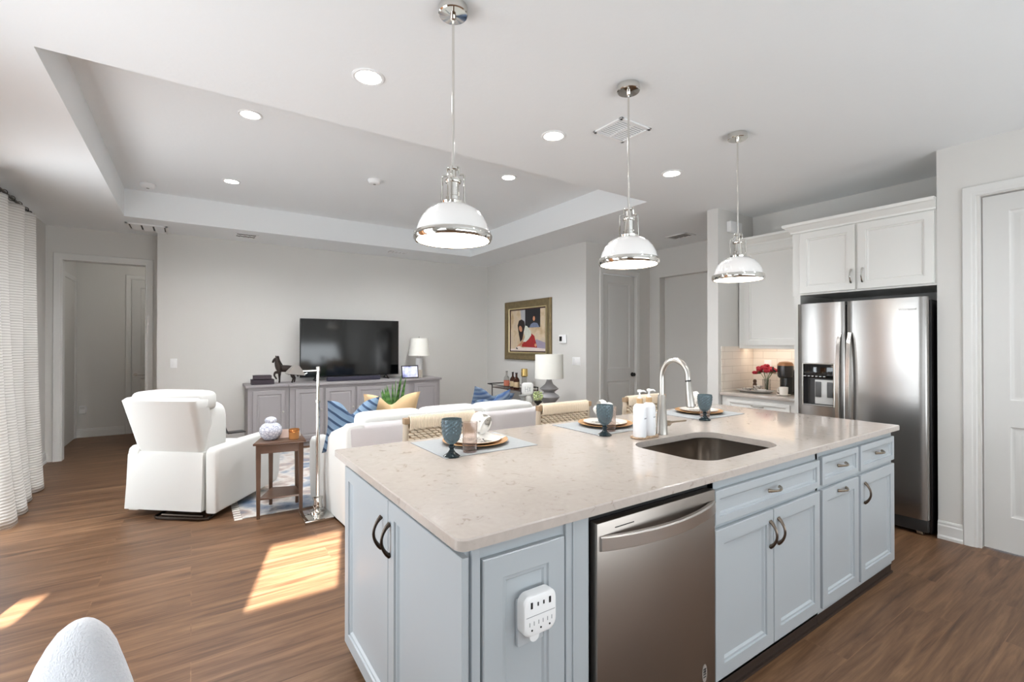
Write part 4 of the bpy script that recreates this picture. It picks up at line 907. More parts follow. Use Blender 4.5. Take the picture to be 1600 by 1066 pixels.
V = [(hp(-.055, 0, .205), 0.0512), (hp(.0, 0, .2), 0.0549), (hp(.055, 0, .2), 0.0512), (hp(.095, 0, .205), 0.0525),      # 0-3 trunk
     (hp(-.085, 0, .235), 0.0451), (hp(-.095, 0, .285), 0.0366), (hp(-.1, 0, .325), 0.0293), (hp(-.118, 0, .35), 0.0244), (hp(-.138, 0, .318), 0.0183), (hp(-.15, 0, .285), 0.0134),   # 4-9 neck, head
     (hp(-.075, -.025, .16), 0.0268), (hp(-.125, -.03, .155), 0.0183), (hp(-.135, -.03, .115), 0.0122), (hp(-.11, -.03, .075), 0.0110), (hp(-.105, -.03, .06), 0.0122),   # 10-14 raised foreleg
     (hp(-.06, .025, .15), 0.0256), (hp(-.062, .025, .095), 0.0146), (hp(-.06, .025, .04), 0.0110), (hp(-.066, .025, .006), 0.0146),   # 15-18 standing foreleg
     (hp(.1, -.025, .15), 0.0342), (hp(.085, -.025, .1), 0.0195), (hp(.108, -.025, .07), 0.0134), (hp(.095, -.025, .03), 0.0110), (hp(.086, -.025, .006), 0.0146),  # 19-23 hind
     (hp(.11, .025, .15), 0.0342), (hp(.11, .025, .1), 0.0195), (hp(.135, .025, .07), 0.0134), (hp(.13, .025, .03), 0.0110), (hp(.122, .025, .006), 0.0146),         # 24-28 hind
     (hp(.135, 0, .225), 0.0171), (hp(.16, 0, .19), 0.0207), (hp(.165, 0, .12), 0.0146), (hp(.17, 0, .08), 0.0061)]   # 29-32 tail
E_ = [(0,1),(1,2),(2,3),(0,4),(4,5),(5,6),(6,7),(7,8),(8,9),(0,10),(10,11),(11,12),(12,13),(13,14),(0,15),(15,16),(16,17),(17,18),(3,19),(19,20),(20,21),(21,22),(22,23),(3,24),(24,25),(25,26),(26,27),(27,28),(3,29),(29,30),(30,31),(31,32)]
obj_h = skin('body', V, E_, M_horse, t, 1)
mb = MB()
for k in range(8): s = k/7; mb.sell(hp(-.1+.05*s**1.5+.012, 0, .36-.12*s), (.02, .008, .022), 1, 1, 8, 6, Matrix.Rotation(.7, 3, 'Y'))
for sy in (-1, 1): mb.sell(hp(-.11, sy*.011, .37), (.006, .005, .015), 1, 1, 8, 6)
obj('mane', mb, M_horse, t, sharp=80)
# white table lamp on the console
t = thing('table_lamp', 'white cylinder table lamp with a tan foot at the right end of the console', 'table lamp', (3.06, 7.2, CT)); c = (3.06, 7.2, 0)
obj('foot', MB().lathe([(.052, CT), (.055, CT+.004), (.055, CT+.12), (.05, CT+.124)], c, 28), mat('foot_tan', (206, 196, 182), .5), t)
obj('base', MB().lathe([(.05, CT+.1242), (.054, CT+.13), (.054, CT+.315), (.045, CT+.322), (.01, CT+.324), (.008, CT+.37)], c, 28), M_plastic, t)
obj('lamp_shade', MB().lathe([(.172, 1.222), (.138, 1.505), (.135, 1.505), (.169, 1.222)], c, 40, cap=False), M_linen, t)
obj('finial', MB().lathe([(.004, 1.24), (.004, 1.515), (.01, 1.52), (.01, 1.53), (.004, 1.535)], c, 12).tube([(2.925, 7.2, 1.503), (3.195, 7.2, 1.503)], .002, 5), M_brush, t)
# photo frame
t = thing('photo_frame', 'small digital photo frame with a pale blue picture before the white lamp', 'picture frame', (2.85, 7.08, CT))
def tilt(mb): mb.bm.transform(Matrix.Translation((0, 7.06, CT)) @ Matrix.Rotation(-.16, 4, 'X') @ Matrix.Translation((0, -7.06, -CT))); return mb
obj('frame', tilt(MB().box(2.715, 2.995, 7.06, 7.075, CT+.004, CT+.205, .003)), M_black, t)
obj('picture', tilt(MB().box(2.73, 2.98, 7.058, 7.0602, CT+.02, CT+.19)), blotch_mat('frame_picture', [(.36, (70, 74, 132)), (.45, (196, 200, 236)), (.6, (236, 238, 250))], 7, .2, .35), t, smooth=False)
obj('easel_leg', tilt(MB().box(2.84, 2.87, 7.075, 7.08, CT+.004, CT+.13)) if False else MB().tube([(2.855, 7.085, CT+.12), (2.855, 7.15, CT+.006)], .006, 6), M_black, t)

# ------------------------------------------------------------------ living area seating
RZ = math.atan2(-.657, .754)
t = thing('recliner', 'white slipcovered swivel recliner seen from behind', 'recliner', (-.444, 5.026, 0), RZ)
Wd = .815
def cush(mb, x0, x1, y0, y1, z0, z1, e=.35):
    return mb.sell(((x0+x1)/2, (y0+y1)/2, (z0+z1)/2), ((x1-x0)/2, (y1-y0)/2, (z1-z0)/2), e, e, 32, 16)
obj('rear_skirt', MB().loft([[(x, y, z) for x, y in [(.0+d, .16), (.0+d, .0-b), (.69-d*.3, .0-b), (.69-d*.3, .16)]] for z, d, b in ((.06, .0, .02), (.25, .004, .008), (.5, .01, 0), (.53, .02, -.01))]), M_slip, t, local=True, sharp=60)
for nm, x0, x1 in (('armrest', .0, .12), ('armrest', .702, .815)):
    prof = [(.0, .045), (.0, .52), (.012, .555), (.04, .572), (.4, .585), (.72, .585), (.80, .57), (.845, .53), (.86, .45), (.84, .16), (.80, .085)]
    mb = MB().prism(prof, 'yz', x0, x1, .028, 4); obj(nm, mb, M_slip, t, local=True, sharp=60)
obj('upper_back', MB().loft([[(x, y, z) for x, y in rr] for z, rr in [(z, [(px, py-s*.18*((z-.5)/.47)) for px, py in rrect(.07+.02*(z-.5), .665+.06*(z-.5)/.47, .03, .22, .045, 4)]) for z, s in ((.5, 1), (.6, 1), (.75, 1), (.9, 1), (.965, 1))]] + [[(x, y, .985) for x, y in [(px, py-.185) for px, py in rrect(.10, .70, .06, .19, .04, 4)]]]), M_slip, t, local=True, sharp=60)
mb = MB(); cush(mb, .095, .72, -.1, .16, .86, 1.035, .4); obj('head_pillow', mb, M_slip, t, local=True, sharp=80)
mb = MB(); cush(mb, .12, .7, .02, .30, .42, .93, .4); obj('inner_back_cushion', mb, M_slip, t, local=True, sharp=80)
mb = MB(); cush(mb, .125, .70, .15, .85, .30, .49, .3); obj('seat_cushion', mb, M_slip, t, local=True, sharp=80)
obj('front_panel', MB().box(.125, .70, .16, .82, .1, .34, .02), M_slip, t, local=True)
mb = MB(); mb.lathe([(.19, .0), (.2, .004), (.2, .014), (.19, .018), (.15, .018)], (.41, .30, 0), 40).box(.25, .57, .12, .16, .018, .05, .004).box(.25, .57, .46, .5, .018, .05, .004).lathe([(.05, .015), (.05, .1)], (.41, .30, 0), 20)
obj('swivel_base', mb, M_black, t, local=True)
obj('base_bar', MB().tube([(.30, .2, .04), (.29, -.03, .012), (.33, -.055, .012), (.70, -.055, .012), (.76, -.03, .012), (.72, .2, .04)], .0115, 8).tube([(.33, .0, .02), (.70, .0, .02)], .012, 8), M_bronze, t, local=True)
obj('release_tab', MB().box(.805, .82, .2, .235, .30, .315, .002), M_black, t, local=True) if False else None
# dark folding tablet on the recliner seat
t = thing('tablet', 'small black folding device standing on the recliner armrest', 'tablet', (.335, 5.16, .588), RZ) if False else thing('tablet', 'small black folding device beside the recliner back', 'tablet', (.27, 5.06, .595), .2)
obj('screen', MB().loft([[(-.012-.045*k, y, .004+.13*k) for y in (-.06, .06)]+[(-.004-.045*k, y, .006+.13*k) for y in (.06, -.06)] for k in (0, 1)]), M_black, t, local=True, smooth=False)
obj('keyboard_base', MB().box(-.01, .14, -.06, .06, 0, .008, .002), M_black, t, local=True)

t = thing('sofa', 'white slipcovered sofa seen from behind with its left arm flaring forward', 'sofa', (1.95, 4.1, 0))
rear = [(3.70, .02), (3.67, .5), (3.66, .755), (3.672, .782), (3.70, .795), (3.80, .79), (3.86, .77), (3.90, .5), (3.90, .02)]
obj('back_frame', MB().prism(rear, 'yz', 1.0, 2.9, .012, 3), mat('slipcover_in_shade', (204, 199, 199), .9, bump=(220, .08)), t, sharp=60)  # same slipcover, the shade on the back put into its color
def arm(sx):
    L = []
    ys = [3.665, 3.69, 3.8, 3.95, 4.15, 4.35, 4.52, 4.62, 4.66]
    for i, y in enumerate(ys):
        s = (y-3.665)/(4.66-3.665); zt = .815-.24*min(1, s*1.25)**1.1; fl = .075*s**1.2; w = .17
        if i in (0, 8): zt -= .03
        x0 = .965-fl; r = .035
        P = [(x0+.012, y, .02), (x0, y, .3), (x0+.004, y, zt-.05), (x0+.02, y, zt-.012), (x0+.06, y, zt), (x0+w-.05, y, zt), (x0+w-.015, y, zt-.015), (x0+w, y, zt-.06), (x0+w+.02, y, .02)]
        if i in (0, 8): P = [(px+(.012 if k < 5 else -.012), py, pz) for k, (px, py, pz) in enumerate(P)]
        L.append([(p[0] if sx < 0 else 3.9-p[0], p[1], p[2]) for p in P])
    return MB().loft(L)
obj('armrest', arm(-1), M_slip, t, sharp=70); obj('armrest', arm(1), M_slip, t, sharp=70)
for k in range(3):
    x0 = 1.115+.557*k; mb = MB(); cush(mb, x0-.004, x0+.566, 3.71, 4.02, .44, .852, .24); obj('back_cushion', mb, M_slip, t, sharp=80)
    mb = MB(); cush(mb, x0, x0+.56, 3.93, 4.66, .30, .50, .25); obj('seat_cushion', mb, M_slip, t, sharp=80)
obj('seat_deck', MB().box(1.1, 2.8, 3.88, 4.63, .03, .36, .015), M_slip, t)
for x, y, z in ((1.1, 3.76, 0), (2.8, 3.76, 0), (1.1, 4.55, .0085), (2.8, 4.55, .0085)): obj('foot', MB().box(x-.03, x+.03, y-.03, y+.03, z, .04), M_black, t, smooth=False)

def pillow(name, loc, rot, w, h, th, m, label, notch=.0, group='throw pillows on the sofa', pinch=.0):
    mb = MB()
    def fn(sgn):
        def f(u, v):
            x, y = 2*u-1, 2*v-1
            k = max(0, (1-abs(x)**3.2))*max(0, (1-abs(y)**3.2)); t_ = th*.5*k**.55
            ex = 1-.09*(1-abs(y)**2)*0 + .05*abs(x*y); cx = x*w/2*(1-.07*(1-y*y)); cy = y*h/2*(1-.07*(1-x*x))
            cy -= notch*math.exp(-(x/.38)**2)*max(0, y)**1.2
            cy += .0
            return (cx*(1+.04*abs(x*y)), sgn*t_*(1-.45*math.exp(-(x/.25)**2)*max(0, y)*(1 if notch else 0)), cy+h/2)
        return f
    mb.grid(fn(1), 24, 24); mb.grid(fn(-1), 24, 24)
    o = obj(name, mb, m, sharp=85); 
    o.location = loc; o.rotation_euler = rot
    return tag(o, label, 'pillow', group)
M_blue = stripe_mat('blue_stripe_cloth', [(.0, (122, 146, 170)), (.48, (112, 136, 162)), (.54, (48, 68, 96)), (.8, (54, 76, 104)), (.86, (128, 152, 176)), (1, (122, 146, 170))], 'z', 17, .3, dirv=(.55, 0, .83))
M_tan = mat('tan_cloth', (214, 182, 140), .85, bump=(120, .1))
M_navy = stripe_mat('navy_stripe_cloth', [(0, (40, 72, 116)), (.3, (104, 120, 138)), (.5, (60, 80, 108)), (.75, (120, 132, 148)), (1, (40, 72, 116))], 'z', 12, .4, dirv=(-.3, .2, .9))
pillow('throw_pillow', (1.13, 4.2, .50), (.28, 0, .12), .44, .47, .16, M_blue, 'blue striped throw pillow with a chopped top at the sofa left end', .13)
pillow('throw_pillow', (1.55, 4.38, .50), (.36, 0, -.12), .5, .5, .17, M_tan, 'tan throw pillow with a chopped top on the sofa', .11)
pillow('throw_pillow', (2.1, 4.27, .50), (.5, 0, .05), .44, .36, .16, mat('slate_cloth', (104, 120, 132), .9), 'slate blue pillow top peeking over the middle of the sofa')
pillow('throw_pillow', (2.64, 4.47, .50), (.35, .2, -.15), .46, .46, .15, M_navy, 'navy and gray striped pillow at the right end of the sofa', .06)
pillow('throw_pillow', (2.62, 4.2, .50), (.25, -.2, .05), .44, .42, .14, M_navy, 'navy striped pillow low behind the sofa back at the right end', .05)

# area rug
M_rug = blotch_mat('rug_pattern', [(.3, (84, 104, 130)), (.42, (150, 156, 166)), (.5, (206, 200, 194)), (.58, (176, 160, 152)), (.72, (98, 116, 140))], 3.2, .95, detail=8)
t = thing('area_rug', 'worn blue and cream patterned area rug under the seating', 'rug', (1.9, 5.6, 0))
obj('pile', MB().box(.34, 3.4, 4.38, 6.85, .0005, .008, .002), M_rug, t)
mb = MB()
for k in range(42):
    y = 4.39+2.44*k/41; mb.box(.285, .341, y-.018, y+.018, .0005, .004)
obj('fringe', mb, mat('fringe_cream', (226, 220, 214), .95), t, smooth=False)

# wedge side table
t = thing('side_table', 'wedge shaped walnut side table between the recliner and the sofa', 'side table', (.62, 4.45, 0))
TP = [(.405, 4.285), (.79, 4.225), (.815, 4.585), (.53, 4.68)]
obj('tabletop', MB().prism(TP, 'xy', .597, .615, .004), M_wood, t, sharp=30)
LG = [(.447, 4.315, 0), (.757, 4.265, 0), (.775, 4.55, .0085), (.575, 4.62, .0085)]
for x, y, z in LG: obj('leg', MB().loft([[(x+a, y+b, zz) for a, b in [(-s, -s), (s, -s), (s, s), (-s, s)]] for zz, s in ((z if y > 4.38 else 0, .012), (.5, .0175), (.597, .0175))]), M_wood, t, smooth=False)
for (a, b) in ((0, 1), (1, 2), (2, 3), (3, 0)):
    pa, pb = Vector(LG[a][:2]), Vector(LG[b][:2]); n = (pb-pa).normalized(); q = Vector((-n.y, n.x))*.009
    obj('apron', MB().prism([tuple(pa+q), tuple(pb+q), tuple(pb-q), tuple(pa-q)], 'xy', .525, .597), M_wood, t, smooth=False)
obj('shelf', MB().prism([(.45, 4.32), (.755, 4.27), (.77, 4.545), (.58, 4.61)], 'xy', .145, .160, .002), M_wood, t, smooth=False)
t = thing('ginger_jar', 'round white and blue crackled ginger jar with a lid on the side table', 'jar', (.55, 4.42, .6155)); c = (.55, 4.42, .6155)
M_jar = blotch_mat('crackle_glaze', [(.0, (120, 128, 158)), (.06, (206, 210, 222)), (.3, (226, 228, 236))], 42, .25, voronoi=True)
obj('jar_body', MB().lathe([(.045, 0), (.05, .003), (.078, .035), (.088, .07), (.084, .1), (.064, .126), (.042, .138), (.04, .146), (.001, .146)], c, 36), M_jar, t)
obj('jar_lid', MB().lathe([(.044, .1465), (.046, .15), (.046, .165), (.036, .18), (.016, .188), (.001, .19)], c, 32), M_jar, t)
t = thing('candle_jar', 'amber glass candle jar on the side table', 'candle', (.715, 4.33, .6155)); c = (.715, 4.33, .6155)
obj('glass', MB().lathe([(.036, 0), (.04, .004), (.041, .085), (.0375, .085), (.037, .06), (.001, .058)], c, 28), mat('amber_glass', (206, 146, 88), .12, trans=.35, ior=1.3), t)
obj('copper_band', MB().lathe([(.0415, .06), (.0422, .062), (.0422, .08), (.0415, .082)], c, 28, cap=False), mat('band_copper', (196, 128, 72), .25, .9), t)
t = thing('note_card', 'pale folded note cards behind the candle on the side table', 'card', (.70, 4.45, .6155))
obj('front_leaf', MB().loft([[(x, y+.0, z) for x, z in [(.62, .6155), (.76, .6155), (.765, .685), (.625, .69)]] for y in (4.42, 4.4225)]), mat('card_blush', (236, 214, 200), .8), t, smooth=False)
obj('rear_leaf', MB().loft([[(x, y, z) for x, z in [(.64, .6155), (.79, .6155), (.782, .665), (.645, .675)]] for y in (4.45, 4.4525)]), mat('card_white', (236, 232, 226), .8), t, smooth=False)

# pharmacy floor lamp
t = thing('floor_lamp', 'chrome pharmacy floor lamp with a square base beside the sofa', 'floor lamp', (.84, 4.11, 0))
obj('base', MB().box(.735, .952, 3.955, 4.235, 0, .028, .004), M_chrome, t)
obj('stem_socket', MB().lathe([(.055, .0282), (.055, .038), (.034, .042), (.034, .07), (.04, .074), (.04, .088), (.034, .092), (.034, .135), (.04, .139), (.04, .152), (.03, .158), (.016, .162)], (.864, 4.13, 0), 28), M_chrome, t)
obj('pole', MB().lathe([(.0155, .155), (.0155, .93), (.0185, .932), (.0185, .955), (.0125, .957), (.0125, 1.19), (.016, 1.192), (.016, 1.225), (.01, 1.232)], (.864, 4.13, 0), 20), M_chrome, t)
ar = obj('arm', MB().tube([(.864, 4.13, 1.198), (.72, 4.13, 1.196)], .0075, 10).tube([(.78, 4.13, 1.18), (.745, 4.13, 1.165)], .004, 6), M_chrome, t)
L = []
for x0, x1, yh, z in ((.622, .752, .075, 1.172), (.645, .74, .05, 1.205), (.672, .72, .022, 1.24), (.68, .712, .014, 1.246)):
    L.append([(x, 4.13+y, z-.12*(x-.69)) for x, y in [(x0, -yh), (x1, -yh), (x1, yh), (x0, yh)]])
L2 = [[(p[0]+(.69-p[0])*.02, 4.13+(p[1]-4.13)*.96, p[2]-.004) for p in l] for l in L[::-1]]
obj('lamp_shade', MB().loft(L+L2, False, False), M_chrome, t, smooth=False)
obj('bulb_holder', MB().cyl((.725, 4.13, 1.196), (.69, 4.13, 1.195), .011, seg=12).sell((.675, 4.13, 1.19), (.022, .018, .018), 1, 1, 12, 8), M_plastic, t)

# snake plant
t = thing('potted_plant', 'green spiky snake plant behind the tan pillow', 'plant', (1.95, 5.35, .0085)); c = (1.95, 5.35, .0085)
obj('pot', MB().lathe([(.12, 0), (.13, .01), (.16, .42), (.165, .43), (.15, .43), (.145, .40), (.001, .39)], c, 32), mat('pot_cream', (214, 208, 198), .5), t)
M_leaf = stripe_mat('snake_leaf', [(0, (60, 104, 50)), (.5, (104, 146, 74)), (1, (60, 104, 50))], 'z', 16, .8, .4)
for k in range(18):
    a = k*2.4; r = .015+.0055*k; bx, by = 1.95+r*.7*math.cos(a), 5.35+r*.7*math.sin(a); hh = .64-.02*((k*7) % 18); tw = a+.6; le = .12
    def lf(u, v, bx=bx, by=by, hh=hh, tw=tw, a=a):
        w = .034*(math.sin(PI*min(1, .12+.88*v)))**.7*(1-.15*v) if v < .98 else .001; s = (u-.5)*2
        x = bx+math.cos(a)*.09*v**1.6+math.cos(tw)*w*s; y = by+math.sin(a)*.09*v**1.6+math.sin(tw)*w*s
        return (x-math.sin(tw)*.006*(1-s*s), y+math.cos(tw)*.006*(1-s*s), .4+hh*v)
    obj('leaf', MB().grid(lf, 4, 12), M_leaf, t, sharp=80)

# ------------------------------------------------------------------ painting on the east wall
t = thing('framed_painting', 'large framed painting of a kneeling girl in a red skirt on the right wall', 'painting', (4.5, 6.215, 1.14))
Y0, Y1, Z0, Z1 = 5.585, 6.85, 1.15, 2.125
FRM = [(0, 0), (0, .03), (.012, .04), (.03, .036), (.07, .026), (.10, .03), (.115, .022)]
def frect(i, h): return [(4.529-h, y, z) for y, z in [(Y1-i, Z0+i), (Y0+i, Z0+i), (Y0+i, Z1-i), (Y1-i, Z1-i)]]
M_frm = mat('frame_bronze_gold', (128, 112, 80), .4, .5, var=(18, .35), bump=(50, .2))
obj('frame', MB().loft([frect(i, h) for i, h in FRM]+[frect(.115, .003)], True, False), M_frm, t, smooth=False)
obj('inner_trim', MB().loft([frect(i, h) for i, h in ((.112, .012), (.112, .026), (.125, .028), (.132, .02), (.132, .008))], False, False), mat('frame_gold_light', (216, 200, 156), .3, .7), t, smooth=False)
obj('dark_liner', MB().loft([frect(i, h) for i, h in ((.131, .018), (.15, .014), (.15, .006))], False, False), mat('liner_maroon', (56, 24, 22), .6), t, smooth=False)
ay0, ay1, az0, az1 = Y1-.149, Y0+.149, Z0+.149, Z1-.149     # canvas, u runs right in the photo
PM = [blotch_mat('paint_ochre', [(.3, (176, 148, 112)), (.5, (206, 186, 158)), (.7, (190, 176, 158))], 5, .7),
      mat('paint_black', (26, 26, 30), .6), mat('paint_gray', (168, 168, 172), .7, var=(8, .2)), mat('paint_hair', (36, 26, 24), .6), mat('paint_skin', (196, 138, 104), .7, var=(30, .2)),
      mat('paint_blouse', (206, 208, 194), .7, var=(24, .18)), mat('paint_red', (154, 34, 32), .7, var=(20, .3)), mat('paint_white', (222, 208, 200), .7, var=(12, .1)), mat('paint_blue', (112, 122, 146), .7, var=(20, .25)), mat('paint_violet', (150, 140, 158), .7, var=(8, .15))]
mb = MB(); lay = [0]
def pp(mi, pts):
    mb.mi = mi; lay[0] += 1; h = .007+.00035*lay[0]
    mb._f([mb.bm.verts.new((4.529-h, ay0+(ay1-ay0)*u, az0+(az1-az0)*v)) for u, v in pts])
def ell(cx, cy, rx, ry, n=18, a0=0): return [(cx+rx*math.cos(2*PI*k/n)*math.cos(a0)-ry*math.sin(2*PI*k/n)*math.sin(a0), cy+rx*math.cos(2*PI*k/n)*math.sin(a0)+ry*math.sin(2*PI*k/n)*math.cos(a0)) for k in range(n)]
pp(0, [(0, 0), (1, 0), (1, 1), (0, 1)])
pp(2, [(.34, .62), (.44, .58), (.44, 1), (.3, 1)])
pp(1, [(.44, .56), (.86, .56), (.86, 1), (.44, 1)])
pp(9, [(.6, .06), (1, .06), (1, .2), (.75, .28)])
pp(7, [(0, 0), (1, 0), (1, .06), (.6, .09), (.2, .06), (0, .05)])
pp(8, [(.56, .56), (.6, .64), (.68, .68), (.78, .66), (.84, .56)])
pp(3, ell(.69, .77, .05, .09)); pp(4, ell(.69, .77, .03, .055))
pp(6, [(.34, .10), (.78, .08), (.76, .16), (.70, .36), (.62, .42), (.5, .28), (.36, .2)])
pp(5, [(.42, .62), (.5, .60), (.60, .48), (.62, .38), (.54, .28), (.46, .22), (.38, .22), (.44, .34), (.38, .5)])
pp(3, [(.22, .62), (.26, .74), (.34, .77), (.42, .72), (.44, .6), (.40, .45), (.36, .28), (.30, .22), (.26, .4)])
pp(4, ell(.31, .54, .045, .075, 18, .3))
pp(4, [(.2, .11), (.36, .24), (.40, .2), (.3, .12), (.22, .08)])
pp(7, [(.14, .07), (.26, .12), (.4, .06), (.24, .03)]); pp(1, [(.16, .065), (.2, .085), (.24, .045), (.2, .04)])
pp(4, ell(.74, .14, .03, .04))
obj('canvas', mb, PM, t, smooth=False)

# ------------------------------------------------------------------ bar cart with bottles
t = thing('bar_cart', 'black metal bar cart holding bottles below the painting', 'bar cart', (4.32, 6.3, 0))
for x in (4.16, 4.48):
    for y in (5.88, 6.72): obj('post', MB().cyl((x, y, .06), (x, y, .74), .009, seg=8), M_black, t); 
for x in (4.16, 4.48):
    for y in (5.88, 6.72): obj('caster', MB().lathe([(.02, -.012), (.03, -.01), (.03, .01), (.02, .012)], (x, y, .03), 16, 'y').box(x-.006, x+.006, y-.016, y+.016, .03, .066), M_black, t)
for z in (.22, .697): obj('shelf', MB().box(4.155, 4.485, 5.875, 6.725, z-.012, z, .002), mat('cart_wood', (70, 54, 44), .4), t, smooth=False)
obj('rail', MB().tube([(4.16, 6.72, .735), (4.16, 5.88, .735)], .006, 8).tube([(4.48, 6.72, .735), (4.48, 5.88, .735)], .006, 8).tube([(4.16, 5.88, .735), (4.48, 5.88, .735)], .006, 8), M_black, t)
obj('push_handle', MB().tube([(4.16, 6.72, .735), (4.16, 6.86, .74), (4.48, 6.86, .74), (4.48, 6.72, .735)], .009, 8), M_black, t)
SHZ = .6975
def bottle(x, y, z, r, h, glass, cap, lab, label, name='liquor_bottle'):
    t = thing(name, label, 'bottle', (x, y, z), 0, 'bottles on the bar cart'); c = (x, y, z)
    b = obj('glass', MB().lathe([(r*.9, 0), (r, .004), (r, h*.55), (r*.85, h*.63), (r*.36, h*.74), (r*.32, h*.92), (.001, h*.921)], c, 24), glass, t)
    obj('cap', MB().lathe([(r*.37, h*.9215), (r*.4, h*.925), (r*.4, h*1.0), (.001, h*1.002)], c, 16), cap, t)
    obj('paper_label', MB().lathe([(r*1.01, h*.12), (r*1.015, h*.125), (r*1.015, h*.44), (r*1.01, h*.445)], c, 24, cap=False), lab, b)
Gd = mat('brown_spirit_glass', (74, 36, 20), .08, trans=.4, ior=1.35); Gc = mat('clear_spirit_glass', (230, 228, 224), .05, trans=.85, ior=1.2)
bottle(4.26, 6.43, SHZ, .047, .275, Gc, mat('cap_gray', (150, 148, 146), .4), mat('label_salmon', (206, 122, 98), .6), 'clear bottle with a salmon label, first on the cart')
bottle(4.30, 6.31, SHZ, .046, .262, Gd, M_black, mat('label_cream', (200, 176, 140), .6), 'dark bottle in the middle of the cart bottles')
bottle(4.24, 6.12, SHZ, .05, .262, Gd, M_black, mat('label_cream', (200, 176, 140), .6), 'dark bottle with a black cap, right of the others on the cart')
t = thing('glass_lantern', 'tall clear cylinder with a gold top on the bar cart', 'lantern', (4.33, 6.03, SHZ)); c = (4.33, 6.03, SHZ)
obj('cylinder', MB().lathe([(.04, 0), (.042, .004), (.042, .2), (.039, .2), (.039, .01), (.001, .008)], c, 24), mat('clear_glass', (245, 246, 244), .03, trans=.95, ior=1.2), t)
obj('gold_top', MB().lathe([(.043, .2005), (.055, .215), (.05, .325), (.046, .325), (.05, .22), (.02, .205)], c, 24), mat('gold_cup', (206, 176, 112), .25, .8), t)

# ------------------------------------------------------------------ end table by the recess with the gray lamp
t = thing('end_table', 'round gray end table carrying the tall gray lamp behind the sofa', 'end table', (3.8, 4.93, 0)); c = (3.8, 4.93, 0)
obj('tabletop', MB().lathe([(.30, .60), (.315, .604), (.315, .616), (.31, .62), (.001, .62)], c, 44), mat('table_gray_wood', (150, 140, 130), .5), t)
obj('pedestal', MB().lathe([(.2, 0), (.2, .02), (.05, .05), (.035, .3), (.05, .58), (.12, .5995)], c, 32), mat('table_gray_wood', (150, 140, 130), .5), t)
t = thing('ceramic_lamp', 'gray double bulge ceramic lamp with a wide white drum shade', 'table lamp', (3.93, 4.91, .6205)); c = (3.93, 4.91, .6205)
obj('base', MB().lathe([(.07, 0), (.075, .006), (.09, .03), (.138, .085), (.14, .095), (.125, .115), (.075, .15), (.072, .16), (.122, .195), (.124, .205), (.1, .225), (.055, .262), (.038, .30), (.034, .325), (.001, .327)], c, 44), mat('lamp_gray_glaze', (150, 148, 150), .4), t)
obj('neck', MB().lathe([(.02, .3275), (.022, .335), (.018, .345), (.018, .39), (.001, .392)], c, 16), M_bronze, t)
obj('lamp_shade', MB().lathe([(.19, .335), (.185, .655), (.182, .655), (.187, .335)], c, 48, cap=False), M_linen, t)
t = thing('canister', 'white ceramic canister with a gray monogram between the bottles and gray lamp', 'canister', (3.66, 5.03, .6205)); c = (3.66, 5.03, .6205)
obj('jar_body', MB().lathe([(.05, 0), (.058, .004), (.07, .05), (.055, .09), (.045, .11), (.05, .125), (.001, .125)], c, 30), mat('ceramic_white', (232, 231, 228), .25), t)
mb = MB(); mb.sell((3.66, 5.03, .6205+.205), (.08, .03, .08), .45, .45, 32, 16, Matrix.Rotation(-TH, 3, 'Z')); obj('plaque', mb, mat('ceramic_white', (232, 231, 228), .25), t)
mb = MB()
d_ = Vector((-math.sin(TH), -math.cos(TH), 0)); s_ = Vector((math.cos(TH), -math.sin(TH), 0)); o_ = Vector((3.66, 5.03, .6205+.2))+d_*.0305
for pts in ([(-.03, .035), (-.03, -.035)], [(-.03, 0), (.005, 0)], [(.005, .035), (.005, -.035)], [(.02, -.03), (.04, .03)], [(.02, .03), (.04, -.03)]):
    mb.tube([tuple(o_+s_*a+Vector((0, 0, b))) for a, b in pts], .0028, 6)
obj('monogram', mb, mat('monogram_gray', (150, 150, 152), .5), t)
t = thing('pedestal_cup', 'small gray footed cup beside the white canister', 'cup', (3.555, 4.99, .6205)); c = (3.555, 4.99, .6205)
obj('cup', MB().lathe([(.03, 0), (.032, .006), (.02, .02), (.026, .06), (.03, .1), (.05, .12), (.052, .13), (.04, .132), (.001, .125)], c, 26), mat('cup_gray', (158, 160, 158), .5), t)
t = thing('hydrangea_vase', 'small dark vase of pale green hydrangea in front of the gray lamp', 'vase of flowers', (3.66, 4.80, .6205)); c = (3.66, 4.80, .6205)
obj('vase', MB().lathe([(.018, 0), (.022, .003), (.02, .02), (.05, .05), (.052, .065), (.03, .07), (.001, .068)], c, 24), mat('vase_black', (24, 24, 24), .3), t)
mb = MB()
for k in range(60):
    a = k*2.4; zz = random.random(); r = .055*math.sqrt(1-(zz*1.6-.8)**2)
    mb.sell((3.66+r*math.cos(a), 4.80+r*math.sin(a), .6205+.075+.11*zz), (.014, .014, .01), 1, 1, 8, 5)
obj('blossom', mb, mat('hydrangea_green', (192, 204, 150), .7, var=(60, .3)), t, sharp=80)

